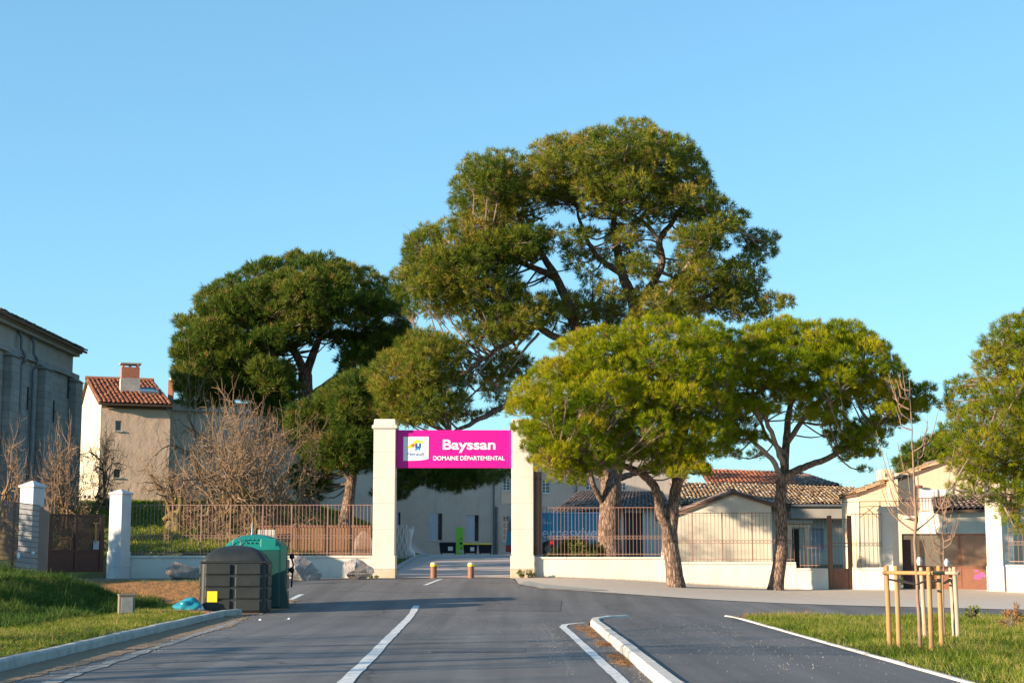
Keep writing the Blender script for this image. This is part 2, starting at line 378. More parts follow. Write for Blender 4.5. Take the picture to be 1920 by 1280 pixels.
MAT = dict(
    ground=M('ground_soil_grass', (0.05, 0.075, 0.018), (0.10, 0.085, 0.04), scale=1.3, bump=0.6, bscale=18, bdist=0.05, rough=1.0),
    lawn=M('lawn', (0.065, 0.115, 0.014), (0.12, 0.155, 0.025), scale=1.6, bump=0.3, bscale=14, bdist=0.04, rough=1.0),
    road=asphalt('road_asphalt', (0.125, 0.120, 0.118), (0.185, 0.173, 0.166), (0.25, 0.23, 0.205)),
    foot=asphalt('footway_asphalt', (0.115, 0.11, 0.11), (0.15, 0.142, 0.14), (0.2, 0.18, 0.15)),
    side=asphalt('side_asphalt', (0.12, 0.12, 0.125), (0.16, 0.15, 0.15), (0.2, 0.18, 0.16)),
    gravel=M('gravel', (0.62, 0.53, 0.45), (0.53, 0.445, 0.37), scale=2.2, bump=0.25, bscale=60, bdist=0.01, rough=1.0, c3=(0.60, 0.54, 0.47)),
    drive=M('pink_concrete', (0.52, 0.42, 0.37), (0.45, 0.37, 0.33), scale=1.2, bump=0.2, bscale=50, rough=0.9),
    soil=M('orange_soil', (0.46, 0.22, 0.075), (0.30, 0.15, 0.06), scale=3.5, bump=1.0, bscale=9, bdist=0.12, rough=1.0, c3=(0.12, 0.10, 0.045)),
    path=M('dirt_path', (0.28, 0.19, 0.12), (0.20, 0.14, 0.09), scale=4, bump=0.7, bscale=30, bdist=0.03, rough=1.0),
    paint=M('road_paint', (0.70, 0.69, 0.66), (0.28, 0.27, 0.265), scale=7, rough=0.7, lo=0.50, hi=0.72, bump=0.2, bscale=80),
    worn=M('worn_paint', (0.40, 0.37, 0.33), (0.15, 0.145, 0.14), scale=7, rough=0.8, lo=0.35, hi=0.6),
    kerb=M('kerb_concrete', (0.62, 0.58, 0.52), (0.45, 0.42, 0.38), scale=5, bump=0.3, bscale=40, rough=0.9),
    kerb_old=M('old_kerb_concrete', (0.42, 0.41, 0.38), (0.28, 0.27, 0.25), scale=4, bump=0.4, bscale=40, rough=0.95),
    pillar=render_mat('cream_render', (0.66, 0.61, 0.55), (0.60, 0.55, 0.49), (0.36, 0.31, 0.25), 0.5),
    wallc=render_mat('wall_render', (0.70, 0.64, 0.57), (0.62, 0.565, 0.50), (0.36, 0.31, 0.25), 0.6),
    stained=render_mat('stained_render', (0.58, 0.50, 0.40), (0.46, 0.35, 0.20), (0.34, 0.22, 0.08), 0.9),
    white_pillar=render_mat('white_render', (0.60, 0.60, 0.595), (0.52, 0.525, 0.53), (0.36, 0.35, 0.33), 0.6),
    rust=M('brown_metal', (0.25, 0.105, 0.06), (0.20, 0.085, 0.05), scale=5, rough=0.55, spec=0.4),
    rail=M('pink_brown_metal', (0.30, 0.175, 0.135), (0.24, 0.14, 0.11), scale=6, rough=0.5, spec=0.45),
    dark_rail=M('dark_metal', (0.05, 0.045, 0.045), (0.035, 0.03, 0.03), scale=6, rough=0.5),
    dark_gate=M('dark_brown_metal', (0.085, 0.035, 0.028), (0.065, 0.028, 0.022), scale=4, rough=0.5),
    magenta=M('magenta_panel', (0.66, 0.006, 0.27), (0.63, 0.006, 0.26), scale=0.8, rough=0.4, spec=0.3),
    white=M('white_print', (0.85, 0.85, 0.85), (0.82, 0.82, 0.82), scale=2, rough=0.5),
    yellow=M('yellow_print', (0.85, 0.62, 0.02), (0.80, 0.58, 0.02), scale=2, rough=0.5),
    orange=M('orange_print', (0.80, 0.16, 0.05), scale=2, rough=0.5),
    blue=M('blue_print', (0.02, 0.10, 0.34), scale=2, rough=0.5),
    cyan=M('cyan_print', (0.02, 0.28, 0.55), scale=2, rough=0.5),
    greenp=M('green_print', (0.03, 0.28, 0.12), scale=2, rough=0.5),
    lime=M('lime_green', (0.22, 0.55, 0.05), (0.19, 0.48, 0.05), scale=2, rough=0.5),
    bin_black=M('black_plastic', (0.012, 0.017, 0.018), (0.026, 0.030, 0.029), scale=3.5, rough=0.55, spec=0.45, bump=0.15, bscale=25, hi=0.8),
    bin_green=M('dark_green_plastic', (0.007, 0.052, 0.046), (0.013, 0.066, 0.057), scale=3.0, rough=0.42, spec=0.5, bump=0.1, bscale=20),
    bin_teal=M('teal_plastic', (0.006, 0.20, 0.165), (0.012, 0.17, 0.14), scale=3.0, rough=0.35, spec=0.5),
    bin_lid=M('bin_lid_plastic', (0.012, 0.016, 0.03), scale=3.0, rough=0.4),
    rubber=M('rubber', (0.02, 0.02, 0.02), scale=3.0, rough=0.7),
    bag=M('cyan_bag', (0.02, 0.26, 0.31), (0.015, 0.14, 0.27), scale=6, rough=0.3, spec=0.5),
    bag_white=M('pale_bag', (0.55, 0.65, 0.75), scale=6, rough=0.35),
    brick=M('red_brick', (0.42, 0.16, 0.09), (0.30, 0.12, 0.07), scale=8, rough=0.9, bump=0.3),
    box=M('weathered_box', (0.24, 0.20, 0.15), (0.17, 0.15, 0.115), scale=5, rough=0.8),
    boulder=M('boulder', (0.46, 0.34, 0.26), (0.24, 0.20, 0.18), scale=2.8, rough=0.95, bump=0.9, bscale=5, bdist=0.12, c3=(0.42, 0.24, 0.10)),
    boulder2=M('grey_boulder', (0.50, 0.45, 0.42), (0.27, 0.25, 0.245), scale=2.4, rough=0.95, bump=0.9, bscale=5, bdist=0.12, c3=(0.34, 0.25, 0.17)),
    bark=bark('pine_bark', (0.07, 0.045, 0.035), (0.24, 0.16, 0.12), (0.42, 0.30, 0.23)),
    limb=M('limb_bark', (0.42, 0.32, 0.26), (0.22, 0.16, 0.125), scale=4, rough=0.95, bump=0.6, bscale=14, bdist=0.04),
    twig=M('pine_twig', (0.30, 0.22, 0.17), (0.17, 0.125, 0.095), scale=4, rough=0.95),
    barebark=M('lichen_bark', (0.12, 0.085, 0.065), (0.19, 0.14, 0.04), scale=2.2, rough=0.95, bump=0.6, bscale=16, bdist=0.03, c3=(0.10, 0.07, 0.055)),
    baretwig=M('bare_twigs', (0.23, 0.145, 0.10), (0.19, 0.13, 0.065), scale=2.0, rough=0.9),
    sapling=M('sapling_bark', (0.30, 0.19, 0.13), (0.22, 0.14, 0.10), scale=5, rough=0.85),
    stake=M('peeled_pine_stake', (0.44, 0.26, 0.11), (0.34, 0.185, 0.07), scale=2.5, rough=0.75, stretch=(4, 4, 1.0), bump=0.2, bscale=20),
    stake_pale=M('pale_stake', (0.50, 0.37, 0.27), (0.40, 0.285, 0.20), scale=2.5, rough=0.75, stretch=(4, 4, 1.0)),
    stone=masonry('ashlar', (0.30, 0.29, 0.275), (0.26, 0.252, 0.24), (0.21, 0.20, 0.19), 0.75, 0.32),
    plaster_grey=render_mat('grey_plaster', (0.36, 0.33, 0.295), (0.30, 0.275, 0.25), (0.18, 0.165, 0.15), 0.6),
    plaster_tan=M('tan_plaster', (0.78, 0.565, 0.42), (0.66, 0.47, 0.345), scale=0.8, rough=0.95, bump=0.35, bscale=1.5, bdist=0.10),
    plaster_cream=render_mat('cream_plaster', (0.64, 0.54, 0.40), (0.58, 0.48, 0.345), (0.48, 0.38, 0.26), 0.4),
    plaster_main=render_mat('beige_plaster', (0.52, 0.45, 0.38), (0.45, 0.385, 0.325), (0.28, 0.24, 0.205), 0.6),
    plaster_pale=render_mat('pale_plaster', (0.68, 0.62, 0.52), (0.60, 0.55, 0.46), (0.40, 0.36, 0.30), 0.5),
    plaster_sun=render_mat('warm_plaster', (0.80, 0.61, 0.43), (0.72, 0.54, 0.37), (0.50, 0.37, 0.25), 0.4),
    shutter=M('pale_blue_shutter', (0.42, 0.45, 0.50), (0.37, 0.40, 0.45), scale=2, rough=0.6),
    shutter_white=M('white_shutter', (0.80, 0.79, 0.78), (0.74, 0.73, 0.72), scale=2, rough=0.6),
    dark_panel=M('dark_door', (0.06, 0.065, 0.065), (0.045, 0.05, 0.05), scale=2, rough=0.5),
    frame=M('window_frame', (0.60, 0.58, 0.55), (0.5, 0.49, 0.47), scale=2, rough=0.6),
    zinc=M('zinc', (0.17, 0.18, 0.19), (0.13, 0.14, 0.15), scale=3, rough=0.5, metal=0.3),
    statue=M('white_stone', (0.78, 0.75, 0.72), (0.70, 0.67, 0.64), scale=2, rough=0.8, bump=0.2, bscale=14),
    plum_stone=M('veined_stone', (0.52, 0.44, 0.42), (0.46, 0.39, 0.375), scale=2, rough=0.8),
    van_blue=M('van_blue', (0.006, 0.27, 0.44), (0.006, 0.26, 0.42), scale=1, rough=0.3, spec=0.5),
    van_red=M('van_red', (0.42, 0.03, 0.035), scale=1, rough=0.35, spec=0.5),
    van_trim=M('van_trim', (0.28, 0.46, 0.62), scale=1, rough=0.4),
    van_print=M('van_print', (0.66, 0.78, 0.88), scale=1, rough=0.5),
    car=M('maroon_car', (0.05, 0.015, 0.017), scale=1, rough=0.3, spec=0.5),
    tail=M('tail_lamp', (0.75, 0.02, 0.02), scale=1, rough=0.2, spec=0.5),
    roof_red=tiles_mat('red_tiles', [(0.0, (0.36, 0.10, 0.05)), (0.5, (0.52, 0.17, 0.08)), (1.0, (0.62, 0.30, 0.16))]),
    roof_orange=tiles_mat('orange_tiles', [(0.0, (0.50, 0.15, 0.06)), (0.5, (0.58, 0.18, 0.075)), (1.0, (0.60, 0.22, 0.10))]),
    roof_old=tiles_mat('old_tiles', [(0.0, (0.22, 0.16, 0.13)), (0.3, (0.42, 0.25, 0.14)), (0.55, (0.56, 0.35, 0.16)), (0.8, (0.64, 0.47, 0.28)), (1.0, (0.66, 0.56, 0.44))]),
    roof_brown=tiles_mat('brown_tiles', [(0.0, (0.17, 0.11, 0.09)), (0.5, (0.26, 0.17, 0.135)), (1.0, (0.34, 0.24, 0.19))]),
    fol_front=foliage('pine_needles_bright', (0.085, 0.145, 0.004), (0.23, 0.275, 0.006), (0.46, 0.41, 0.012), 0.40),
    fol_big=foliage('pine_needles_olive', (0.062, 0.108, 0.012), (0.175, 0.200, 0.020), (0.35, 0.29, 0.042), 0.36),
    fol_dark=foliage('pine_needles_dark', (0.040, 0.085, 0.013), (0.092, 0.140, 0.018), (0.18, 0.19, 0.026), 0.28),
    fol_right=foliage('pine_needles_right', (0.075, 0.130, 0.008), (0.19, 0.225, 0.010), (0.36, 0.32, 0.018), 0.36),
    fol_shrub=foliage('shrub_leaves', (0.10, 0.15, 0.03), (0.20, 0.235, 0.05), (0.36, 0.31, 0.11), 0.35),
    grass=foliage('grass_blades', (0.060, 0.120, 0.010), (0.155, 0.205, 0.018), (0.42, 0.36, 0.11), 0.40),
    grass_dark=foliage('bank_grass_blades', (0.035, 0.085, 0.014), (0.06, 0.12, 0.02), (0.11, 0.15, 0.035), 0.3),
    dry=foliage('dry_litter', (0.20, 0.09, 0.035), (0.32, 0.16, 0.06), (0.42, 0.25, 0.11), 0.1),
)
def glass_mat():
    m, t, b = nt('window_glass')
    b.inputs['Base Color'].default_value = (0.03, 0.045, 0.06, 1); b.inputs['Roughness'].default_value = 0.08; b.inputs['Specular IOR Level'].default_value = 0.6
    return m
MAT['glass'] = glass_mat()
def mesh_screen(name, c, alpha):
    """fine perforated metal sheet: holes too small to see, so part of the light passes"""
    m, t, b = nt(name)
    b.inputs['Base Color'].default_value = (*c, 1); b.inputs['Roughness'].default_value = 0.6
    tr = t.nodes.new('ShaderNodeBsdfTransparent'); mx = t.nodes.new('ShaderNodeMixShader'); mx.inputs[0].default_value = alpha
    out = [n for n in t.nodes if n.type == 'OUTPUT_MATERIAL'][0]
    t.links.new(tr.outputs[0], mx.inputs[1]); t.links.new(b.outputs[0], mx.inputs[2]); t.links.new(mx.outputs[0], out.inputs[0])
    return m
MAT['screen_dark'] = mesh_screen('dark_perforated_sheet', (0.09, 0.045, 0.03), 0.62)
MAT['screen_brown'] = mesh_screen('brown_perforated_sheet', (0.30, 0.15, 0.075), 0.62)
# ================================================================== SETTING: ground, roads, kerbs
def terrain():
    xs = np.concatenate([[-900, -500, -250, -120, -80, -60], np.arange(-46, 46.01, 0.5), [60, 80, 120, 250, 500, 900]])
    ys = np.concatenate([[-600, -200, -60, -20, -5], np.arange(4, 112.01, 0.5), [120, 140, 180, 260, 400, 800, 1600]])
    X, Y = np.meshgrid(xs, ys)
    Z = H(X, Y)
    nx, ny = len(xs), len(ys)
    V = np.stack([X, Y, Z], -1).reshape(-1, 3)
    i, j = np.meshgrid(np.arange(nx - 1), np.arange(ny - 1))
    a = (j * nx + i).ravel()
    T = np.stack([a, a + 1, a + nx + 1, a + nx], 1)
    o = npmesh('ground', V, T, MAT['ground'], smooth=True)
    tag(o, kind='structure')
terrain()

def sheet(name, poly, lift, mat, step=0.5, kind='structure', parent=None, jitter=0.0, fn=None):
    """flat outline draped over the terrain, `lift` above it"""
    bm = bmesh.new()
    if jitter:
        q = []
        for i, p in enumerate(poly):
            b = poly[(i + 1) % len(poly)]
            n = max(1, int(math.hypot(b[0] - p[0], b[1] - p[1]) / 0.35))
            for k in range(n):
                t = k / n
                q.append((p[0] + (b[0] - p[0]) * t + random.uniform(-jitter, jitter), p[1] + (b[1] - p[1]) * t + random.uniform(-jitter, jitter)))
        poly = q
    vs = [bm.verts.new((p[0], p[1], 0)) for p in poly]
    from mathutils.geometry import tessellate_polygon
    for t3 in tessellate_polygon([[Vector((p[0], p[1], 0)) for p in poly]]):
        try: bm.faces.new([vs[k] for k in t3])
        except ValueError: pass
    xs = [p[0] for p in poly]; ys = [p[1] for p in poly]
    for ax, lo, hi in ((0, min(xs), max(xs)), (1, min(ys), max(ys))):
        k = math.ceil(lo / step) * step
        while k < hi:
            co = Vector((k, 0, 0)) if ax == 0 else Vector((0, k, 0)); no = Vector((1, 0, 0)) if ax == 0 else Vector((0, 1, 0))
            bmesh.ops.bisect_plane(bm, geom=bm.verts[:] + bm.edges[:] + bm.faces[:], dist=1e-5, plane_co=co, plane_no=no)
            k += step
    bmesh.ops.triangulate(bm, faces=bm.faces)
    for v in bm.verts:
        v.co.z = (h(v.co.x, v.co.y) if fn is None else fn(v.co.x, v.co.y)) + lift
    for f in bm.faces:
        if f.normal.z < 0: f.normal_flip()
    bmesh.ops.recalc_face_normals(bm, faces=bm.faces)
    me = bpy.data.meshes.new(name); bm.to_mesh(me); bm.free()
    if len(me.polygons) and sum(p.normal.z for p in me.polygons) < 0: me.flip_normals()
    me.materials.append(mat)
    me.polygons.foreach_set('use_smooth', [True] * len(me.polygons))
    o = bpy.data.objects.new(name, me)
    link(o, parent)
    if kind: o['kind'] = kind
    return o
def flat_road(x, y):
    return h(min(max(x, -6.0), 4.0), y) if y < 37.5 else h(x, y)

d = lambda y: float(drift(y))
LK = -6.28          # left kerb inner face at Y=18
road_poly = [(LK + d(2), 2), (1.62 + d(2) * .3, 2), (1.6, 34.2), (2.0, 35.6), (3.2, 36.15), (4.8, 36.3), (12, 36.4), (30, 36.4), (60, 36.4), (60, 41.5), (20, 40.6), (12.6, 41.0),
             (6, 45.2), (2.6, 47.6), (0.9, 48.9), (0.2, 51.5), (-0.02, 56.0), (-4.75, 56.0), (-8.5, 55.35), (-14, 55.3), (-30, 52.6), (-45, 50.5), (-45, 46.5), (-30, 48.6), (-14, 50.6),
             (-9.5, 50.6), (-7.4, 49.6), (-6.75, 47.5), (LK + d(42), 42)]
sheet('road', road_poly, 0.02, MAT['road'], fn=lambda x, y: h(min(max(x, LK + d(y) + .35), 4.6 if y < 37 else 99), y))
sheet('gravel_pavement', [(0.2, 51.5), (0.9, 48.9), (2.6, 47.6), (6, 45.2), (12.6, 41.0), (20, 40.6), (60, 41.5), (60, 62), (16, 62), (13, 56), (9, 54.6), (0.55, 56.1), (0.05, 55.9)], 0.03, MAT['gravel'])
sheet('pale_apron', [(0.15, 50.9), (0.95, 49.0), (2.3, 48.0), (2.9, 48.4), (1.2, 50.4), (0.5, 52.6)], 0.042, MAT['kerb_old'], jitter=0.05)
sheet('driveway', [(-4.35, 56.0), (-0.05, 56.0), (0.9, 58.2), (3.0, 66), (9, 80), (14, 107), (-9, 107), (-7.5, 100), (-4.6, 92), (-4.35, 78)], 0.035, MAT['drive'])
lw = [(-4.75, 56.75), (-4.55, 78), (-4.8, 92), (-7.5, 99), (-9, 108), (-44, 111), (-44, 56.2), (-16, 56.2)]
sheet('lawn', lw, 0.012, MAT['lawn'], step=1.0)
sheet('orange_earth_bank', [(-13.4, 46.2), (-11, 46.0), (-9.2, 46.1), (-7.9, 46.6), (-7.5, 47.9), (-8.6, 48.9), (-10.5, 49.1), (-12.2, 49.5), (-13.6, 48.6)], 0.014, MAT['soil'], step=0.25, jitter=0.18)
sheet('container_pad_soil', [(-8.3, 38.2), (-6.35, 37.4), (-5.75, 40.5), (-5.9, 44.6), (-8.0, 44.8)], 0.03, MAT['path'], jitter=0.12)
sheet('left_gutter_soil', [(LK + d(12), 12), (LK + .42 + d(12), 12), (LK + .75 + d(24), 24), (LK + .95 + d(33), 33), (LK + .6 + d(38), 38), (LK + d(38), 38)], 0.026, MAT['path'], jitter=0.07, fn=lambda x, y: 0.0)
sheet('dirt_path', [(7.6, 26.4), (9.0, 24.8), (12, 23.0), (16, 21.6), (16, 23.0), (12, 24.4), (9.2, 26.2)], 0.02, MAT['path'], jitter=0.08)

sheet('road_patch', [(-0.9, 40.6), (1.2, 40.2), (1.35, 44.4), (-0.75, 44.9)], 0.025, MAT['foot'], jitter=0.015)
sheet('road_patch', [(-4.9, 43.2), (-3.2, 43.0), (-3.1, 43.9), (-4.8, 44.1)], 0.025, MAT['side'], jitter=0.015)
sheet('road_patch', [(-1.2, 24.2), (0.2, 24.1), (0.22, 25.3), (-1.18, 25.4)], 0.024, MAT['foot'], jitter=0.012)
# footway slab beside the road (a real step up from the carriageway)
fw = [(1.82, 4), (4.72, 4), (4.72, 18), (4.74, 34.6), (4.6, 35.7), (3.4, 35.55), (2.3, 35.2), (1.88, 34.2), (1.80, 33.0)]
mb = MB().prism(fw, 'z', 0.0, 0.125)
tag(mb.build('footway', MAT['foot']), kind='structure')

# road markings
def ribbon(name, pts, w, mat, lift=0.027, wj=0.0):
    L, Rr = [], []
    P = [Vector((p[0], p[1])) for p in pts]
    Q = []
    for i in range(len(P) - 1):
        n = max(1, int((P[i + 1] - P[i]).length / 0.5))
        for k in range(n): Q.append(P[i].lerp(P[i + 1], k / n))
    Q.append(P[-1])
    vs, fs = [], []
    for i, p in enumerate(Q):
        t = (Q[min(i + 1, len(Q) - 1)] - Q[max(i - 1, 0)]).normalized(); nn = Vector((-t.y, t.x))
        for s in (-1, 1):
            q = p + nn * s * (w / 2 + random.uniform(-wj, wj))
            vs.append((q.x, q.y, (h(min(max(q.x, -6.0), 4.0), q.y) if q.y < 37 else h(q.x, q.y)) + lift))
        if i: fs.append((2 * i - 2, 2 * i - 1, 2 * i + 1, 2 * i))
    return tag(MB().add(vs, fs).build(name, mat), kind='structure')
ribbon('centre_line_marking', [(-1.62, 8), (-1.87, 18), (-2.50, 42.4)], 0.17, MAT['paint'], wj=0.012)
ribbon('right_edge_marking', [(1.30, 8), (1.27, 18), (1.06, 30.5), (1.02, 32.6), (1.10, 33.6), (1.32, 34.2), (1.55, 34.5)], 0.14, MAT['paint'], wj=0.008)
ribbon('left_edge_marking', [(-5.05, 8), (-5.2, 18), (-5.62, 27), (-5.98, 35.5)], 0.17, MAT['worn'], wj=0.04)
ribbon('left_edge_marking', [(-6.05, 38.5), (-6.12, 40.6)], 0.13, MAT['worn'], wj=0.02)
ribbon('left_edge_marking', [(-6.1, 44.4), (-6.05, 46.6)], 0.15, MAT['paint'], wj=0.02)
ribbon('gate_dash_marking', [(-2.72, 50.6), (-2.38, 54.4)], 0.13, MAT['paint'], wj=0.01)
ribbon('gate_cross_marking', [(-5.9, 53.9), (-4.2, 52.2), (-2.9, 51.0)], 0.10, MAT['worn'], wj=0.03)
ribbon('junction_marking', [(-5.4, 48.2), (-3.5, 47.6), (-2.0, 47.5)], 0.09, MAT['worn'], wj=0.03)
ribbon('junction_marking', [(0.3, 50.6), (1.5, 48.7), (3.2, 47.3)], 0.12, MAT['worn'], wj=0.03)

# kerbs: every stone its own piece
def kerb(name, pts, w, top, mat, length=1.0, z0=-0.05, smooth_first=False):
    root = thing(name, (pts[0][0], pts[0][1], 0), None, None, kind='structure')
    P = [Vector((p[0], p[1])) for p in pts]
    cum = [0]
    for i in range(len(P) - 1): cum.append(cum[-1] + (P[i + 1] - P[i]).length)
    def pos(s):
        for i in range(len(P) - 1):
            if s <= cum[i + 1] or i == len(P) - 2:
                return P[i].lerp(P[i + 1], (s - cum[i]) / max(1e-6, cum[i + 1] - cum[i]))
    s = 0.0
    while s < cum[-1] - 0.05:
        e = min(s + length, cum[-1])
        a, b = pos(s + 0.006), pos(e - 0.006)
        t = (b - a).normalized(); n = Vector((-t.y, t.x)) * w / 2
        ch = 0.03
        j = random.uniform(-0.006, 0.006)
        prof = [(-1, z0), (-1, top - ch), (-1 + 2 * ch / w, top), (1 - 2 * ch / w, top), (1, top - ch), (1, z0)]
        ra = [(a.x + n.x * u, a.y + n.y * u, z + j + (h(a.x, a.y) if a.y > 37 else 0)) for u, z in prof]
        rb = [(b.x + n.x * u, b.y + n.y * u, z + j + (h(b.x, b.y) if b.y > 37 else 0)) for u, z in prof]
        MB().loft([ra, rb]).build('kerb_stone', mat, root)
        s = e
    return root
kerb('left_kerb', [(LK - .09 + d(y), y) for y in (8, 14, 20, 26, 32, 37)] + [(LK + .0 + d(38.2), 38.2), (LK + .25 + d(38.7), 38.7)], 0.17, 0.16, MAT['kerb_old'])
kerb('right_kerb', [(1.71, 6), (1.70, 18), (1.69, 33.0), (1.78, 34.2), (2.2, 35.28), (2.5, 35.42)], 0.19, 0.155, MAT['kerb'])
kerb('right_edging', [(4.80, 6), (4.80, 18), (4.82, 34.6), (4.7, 35.6)], 0.11, 0.14, MAT['kerb'], length=1.0)
kerb('driveway_kerb', [(-4.47, 57.3), (-4.47, 66), (-4.45, 78), (-4.7, 90)], 0.2, 0.13, MAT['kerb_old'], length=1.5)

# ================================================================== ENTRANCE: pillars, sign, bollards
YG = 56.0
def pillar_set(name, label, cx, cy, z0, w, joints, cap_h, mat, rz=0.0, plinth_h=0.8, base_mat=None, pyramid=False, group=None):
    r = thing(name, (cx, cy, z0), label, 'pillar', group)
    MB().obox((cx, cy, z0 - 0.3), w * 1.10, w * 1.10, plinth_h * .42 + .3, rz).build('plinth_foot', base_mat or mat, r, bevel=0.012)
    MB().obox((cx, cy, z0 + plinth_h * .42 + .002), w * 1.09, w * 1.09, plinth_h * .58 - .01, rz).build('plinth', mat, r, bevel=0.015)
    for i in range(len(joints) - 1):
        MB().obox((cx, cy, joints[i] + 0.006), w, w, joints[i + 1] - joints[i] - 0.012, rz).build('stone_block', mat, r, bevel=0.014)
    MB().obox((cx, cy, z0 + .1), w * .97, w * .97, joints[-1] - z0 - .12, rz).build('core', mat, r)
    zt = joints[-1]
    c = MB().obox((cx, cy, zt), w * 1.16, w * 1.16, cap_h * .35, rz)
    c.build('cap_ledge', mat, r, bevel=0.02)
    if pyramid:
        MB().obox((cx, cy, zt + cap_h * .35 + .001), w * 1.1, w * 1.1, cap_h * .65, rz, taper=0.12).build('cap_top', mat, r, bevel=0.01)
    else:
        MB().obox((cx, cy, zt + cap_h * .35 + .001), w * 1.02, w * 1.02, cap_h * .65, rz, taper=0.93).build('cap_top', mat, r, bevel=0.02)
    return r
PW = 41 * YG / F
def zz(py, Y): return at(960, py, Y).z
xl = at(720.5, 1040, YG + .38).x; xr = at(979.5, 1040, YG + .38).x
jt = [zz(p, YG) for p in (1040.5, 992, 944, 895.6, 847.6, 803)]
zg = h(-4.9, 56)
for nm, lb, x in (('gate_pillar', 'tall cream stone pillar left of the magenta sign', xl), ('gate_pillar', 'tall cream stone pillar right of the magenta sign, top in pine foliage', xr)):
    pillar_set(nm, lb, x, YG + PW / 2, zg - 0.02, PW, jt, zz(785, YG) - jt[-1], MAT['pillar'], plinth_h=jt[0] - zg + .02, base_mat=MAT['stained'], group='main gate pillars')
# sign
sx0, sx1 = xl + PW / 2 + .01, xr - PW / 2 - .01
sz0, sz1 = zz(877, YG + .25), zz(806, YG + .25)
SY = YG + 0.24
sg = thing('entrance_sign', ((sx0 + sx1) / 2, SY, sz0), 'magenta sign board with white lettering spanning the two tall pillars', 'sign')
MB().box((sx0, SY, sz0), (sx1, SY + .12, sz1)).build('panel', MAT['magenta'], sg, bevel=0.008)
MB().box((sx0 + .05, SY + .122, sz0 + .2), (sx1 - .05, SY + .2, sz0 + .26)).box((sx0 + .05, SY + .122, sz1 - .26), (sx1 - .05, SY + .2, sz1 - .2)).build('back_rail', MAT['zinc'], sg)
SW, SH = sx1 - sx0, sz1 - sz0
def su(u, v, off):     # sign fractions (u right, v down) -> world
    return (sx0 + u * SW, SY - off, sz1 - v * SH)
def text(body, x0, x1, zbase, y, mat, parent, name='lettering', bold=0.0, shear=0.0, height=None, extrude=0.004, rot=None, hscale=True):
    cu = bpy.data.curves.new('tmp', 'FONT'); cu.body = body; cu.size = 1.0; cu.offset = bold; cu.shear = shear; cu.extrude = 0.0
    ob = bpy.data.objects.new('tmp', cu); COL.objects.link(ob)
    dg = bpy.context.evaluated_depsgraph_get(); dg.update()
    me0 = bpy.data.meshes.new_from_object(ob.evaluated_get(dg))
    bpy.data.objects.remove(ob)
    vs = [v.co.copy() for v in me0.vertices]; fs = [tuple(p.vertices) for p in me0.polygons]
    bpy.data.meshes.remove(me0)
    mnx, mxx = min(v.x for v in vs), max(v.x for v in vs)
    s = (x1 - x0) / (mxx - mnx); sz = s if height is None else height / 0.73
    out = []
    for v in vs:
        out.append((x0 + (v.x - mnx) * s, y, zbase + v.y * sz))
    m = MB(); m.v = out; m.f = fs
    o = m.build(name, mat, parent, fix=False)
    return o
ty = SY - 0.006
text('Bayssan', su(.405, 0, 0)[0], su(.862, 0, 0)[0], su(0, .505, 0)[2], ty, MAT['white'], sg, bold=0.021, height=.265 * SH)
text('DOMAINE D\u00c9PARTEMENTAL', su(.322, 0, 0)[0], su(.942, 0, 0)[0], su(0, .793, 0)[2], ty, MAT['white'], sg, bold=0.015, height=.112 * SH)
# emblem
lg = MB().prism([(su(u, v, 0)[0], su(u, v, 0)[2]) for u, v in ((.062, .175), (.281, .175), (.281, .755), (.235, .79), (.17, .803), (.10, .81), (.062, .81))], 'y', SY - .004, SY - .001).build('logo_field', MAT['white'], sg)
def lpoly(pts, mat, off=.007, name='logo_mark'):
    q = [su(u, v, off) for u, v in pts]
    m = MB(); m.v = q; m.f = [tuple(range(len(q)))]
    return m.build(name, mat, sg, fix=False)
lpoly([(.14, .33), (.155, .28), (.165, .29), (.175, .245), (.187, .285), (.196, .235), (.206, .285), (.222, .265), (.225, .31), (.243, .33), (.237, .375), (.225, .36), (.215, .34), (.19, .33), (.165, .35), (.158, .40)][::-1], MAT['yellow'])
lpoly([(.092, .50), (.105, .42), (.125, .37), (.142, .36), (.135, .42), (.138, .47), (.13, .50), (.118, .47), (.108, .49)][::-1], MAT['yellow'], .0065)
lpoly([(.145 + .0165 * math.cos(a) * 1.0, .405 + .0165 * SW / SH * math.sin(a)) for a in np.linspace(0, 2 * math.pi, 18)[:-1]], MAT['orange'], .009)
lpoly([(.165, .345), (.183, .345), (.183, .425), (.198, .425), (.198, .345), (.216, .345), (.213, .47), (.196, .47), (.19, .455), (.178, .475), (.165, .49)], MAT['blue'], .010)
lpoly([(.165, .50), (.176, .485), (.19, .46), (.21, .475), (.208, .54), (.196, .54), (.192, .51), (.18, .52), (.175, .55), (.162, .55)], MAT['cyan'], .0085)
lpoly([(.108, .285), (.12, .245), (.142, .215), (.142, .225), (.123, .255), (.113, .285)], MAT['greenp'])
text('Herault', su(.095, 0, 0)[0], su(.246, 0, 0)[0], su(0, .675, 0)[2], ty - .002, MAT['blue'], sg, bold=0.012, shear=0.2, height=.10 * SH)
text('d\u00e9partement', su(.092, 0, 0)[0], su(.25, 0, 0)[0], su(0, .735, 0)[2], ty - .002, MAT['cyan'], sg, bold=0.0, height=.036 * SH)
